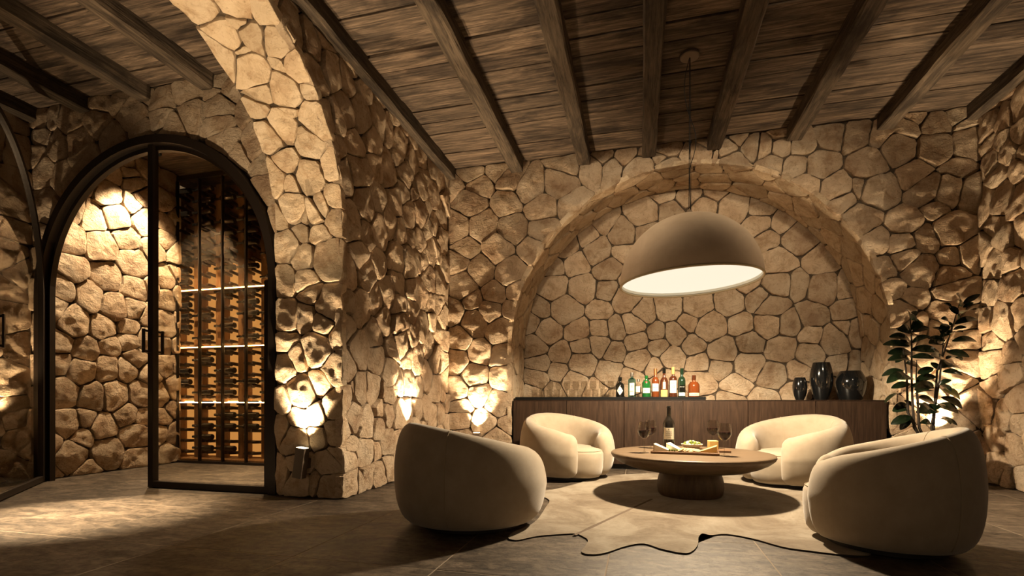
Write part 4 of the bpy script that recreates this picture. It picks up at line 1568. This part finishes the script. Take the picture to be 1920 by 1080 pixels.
downlight(-5.5, 1.95, P_POOL, 'black ceiling spot over the corridor floor', (1.70, .70), size=24, blend=1.0)
downlight(-5.35, 4.55, P_DOWN, 'black ceiling spot washing the cellar side wall', (-.30, 0.0), size=84, blend=0.5)
downlight(-3.75, 4.45, P_DOWN * 1.6, 'black ceiling spot over the cellar floor', (0, 0), size=45, blend=0.8)
downlight(2.75, 4.2, P_DOWN * .6, 'black ceiling spot over the floor by the plain side wall', (0, 0), size=36, blend=0.8)



def fill_spot(x, y, z, aim, watts, label, size):  # unseen spot, added as fill to lift the back wall and alcove
    f = thing('ceiling_spot', label, 'lamp', (x, y, z))
    q = (Vector(aim) - Vector((x, y, z))).to_track_quat('-Z', 'Y').to_matrix().to_4x4()
    me = lathe_mesh('can', [(.045, .06), (.048, -.06), (.042, -.06), (.040, -.03), (0, -.03)], 20)
    me.transform(q)
    link('can', me, 'black_metal', f)
    tube('stem', [(0, 0, .0), (0, 0, ZC - z)], .008, 'black_metal', f)
    bpy.context.view_layer.update()
    spot('ceiling_beam', (x, y, z), aim, watts, SOFT, size, 0.9, 0.12, f)


fill_spot(-0.95, 1.75, 3.42, (0.0, YB, 2.5), P_FILL, 'added black fill spot turned to the back wall, nearer the open arch', 52)
fill_spot(1.95, 1.75, 3.42, (1.0, YB, 2.5), P_FILL, 'added black fill spot turned to the back wall, nearer the plain wall', 52)

# ================================================================== POTTED RUBBER PLANT
PX, PY = 2.68, 5.42
plant = thing('rubber_plant', 'tall rubber plant with glossy dark leaves in a black pot by the corner', 'plant', (PX, PY, 0))
lathe('pot', [(0, 0), (.135, 0), (.145, .01), (.185, .40), (.19, .42), (.178, .42), (.165, .36), (0, .36)], 'pot_black', plant, seg=32)
lathe('soil', [(0, .37), (.172, .37), (.172, .385), (0, .40)][::1], 'soil', plant, seg=24)
ZO = Vector((PX, PY, 0))


def pp(cx_, cy_, dy=0.0):
    return on_y(1640 + cx_ / 3.857, 540 + cy_ / 3.857, PY + dy) - ZO


rp = random.Random(4)
STEMS = [[(285, 1010), (272, 800), (266, 600), (268, 420), (262, 280), (255, 190)], [(425, 1010), (440, 760), (452, 600), (505, 460), (560, 290), (610, 120)], [(322, 1010), (310, 800), (300, 640), (305, 520)], [(410, 1010), (470, 660), (490, 470), (500, 330)], [(240, 900), (232, 640), (215, 500), (205, 430)]]
for si, st in enumerate(STEMS):
    dy = (0.0, .03, .07, -.04, -.05)[si]
    pts = [pp(x, y, dy * (k / 5)) for k, (x, y) in enumerate(st)]
    base = Vector((pts[0].x * .55, dy * .4, .38))
    tube('stem', [base] + pts, [.013 - .010 * (k / len(pts)) ** 1.3 for k in range(len(pts) + 1)], 'stem_brown', plant, 8)


def leaf(bx, by, tx, ty, dy0, dy1, wf, droop, pale=False):  # pale: leaf coloured as if light fell on it
    a, b = pp(bx, by, dy0), pp(tx, ty, dy1)
    d = b - a
    L = d.length
    if L < .05:
        return
    d.normalize()
    up = Vector((rp.gauss(0, .3), rp.gauss(-1.25, .4), 1.0))
    side = d.cross(up)
    if side.length < .05:
        side = Vector((1, 0, 0))
    side.normalize()
    nrm = side.cross(d).normalized()
    W = L * wf
    rows = 9
    verts, faces = [], []
    for i in range(rows + 1):
        q = i / rows
        wd = W * 0.5 * (math.sin(PI * min(1, q * .97 + .015)) ** 0.62) * (1 - .12 * q)
        arch_ = droop * L * math.sin(PI * q)
        c = a + d * (L * q) + nrm * arch_
        for m in (-1, -.5, 0, .5, 1):
            verts.append(c + side * (wd * m) + nrm * (abs(m) * wd * .22))
    for i in range(rows):
        for m in range(4):
            k = i * 5 + m
            faces.append((k, k + 1, k + 6, k + 5))
    o = link('leaf', mesh('leaf', verts, faces, True), 'leaf_lit' if pale else 'leaf_dark', plant)
    if pale:
        o['label'] = 'leaf with light painted into its yellow-green'


LEAVES = [(265, 230, 228, 160), (262, 220, 300, 165), (265, 300, 325, 235), (270, 335, 165, 305), (262, 390, 105, 355), (270, 395, 400, 350), (270, 320, 395, 290), (255, 430, 180, 380), (250, 420, 60, 410), (265, 470, 95, 475), (262, 450, 465, 462), (250, 520, 95, 525), (265, 500, 430, 508), (225, 545, 325, 572), (210, 600, 52, 637), (215, 620, 88, 688), (265, 650, 170, 660), (255, 690, 120, 725), (235, 750, 75, 832), (265, 710, 432, 722), (290, 765, 430, 745), (300, 680, 420, 650), (310, 620, 425, 580), (240, 845, 130, 893), (300, 830, 400, 915), (260, 930, 118, 985), (255, 935, 185, 1025), (318, 790, 432, 835), (230, 480, 150, 540), (280, 860, 215, 810), (300, 900, 480, 860),
          (610, 130, 590, 45), (640, 115, 762, 45), (640, 140, 715, 105), (600, 190, 540, 130), (600, 220, 560, 150), (560, 150, 500, 110), (630, 185, 725, 160), (580, 262, 745, 228), (540, 270, 480, 225), (570, 300, 665, 285), (520, 330, 418, 288), (560, 385, 737, 388), (510, 385, 385, 365), (490, 400, 392, 402), (520, 460, 684, 500), (520, 515, 628, 525), (500, 512, 405, 490), (470, 590, 405, 540), (470, 580, 548, 538), (500, 575, 660, 612), (490, 605, 637, 633), (470, 700, 555, 665), (470, 690, 550, 748), (480, 790, 632, 872), (450, 850, 605, 903), (440, 840, 498, 872), (450, 930, 550, 985), (440, 640, 300, 662), (420, 690, 290, 740), (480, 330, 520, 260), (560, 310, 470, 355), (430, 870, 330, 905), (540, 345, 640, 320), (410, 985, 330, 975), (470, 945, 598, 995), (300, 985, 250, 960)]
for k, (bx, by, tx, ty) in enumerate(LEAVES):
    d0 = rp.uniform(-.05, .05)
    L = math.hypot(tx - bx, ty - by)
    leaf(bx, by, tx, ty, d0, d0 + rp.uniform(-1, .45) * (.20 if L < 120 else .10), rp.uniform(.5, .64) if L < 130 else rp.uniform(.42, .52), rp.uniform(.05, .16))
leaf(495, 735, 618, 805, .05, .12, .5, .1, True)
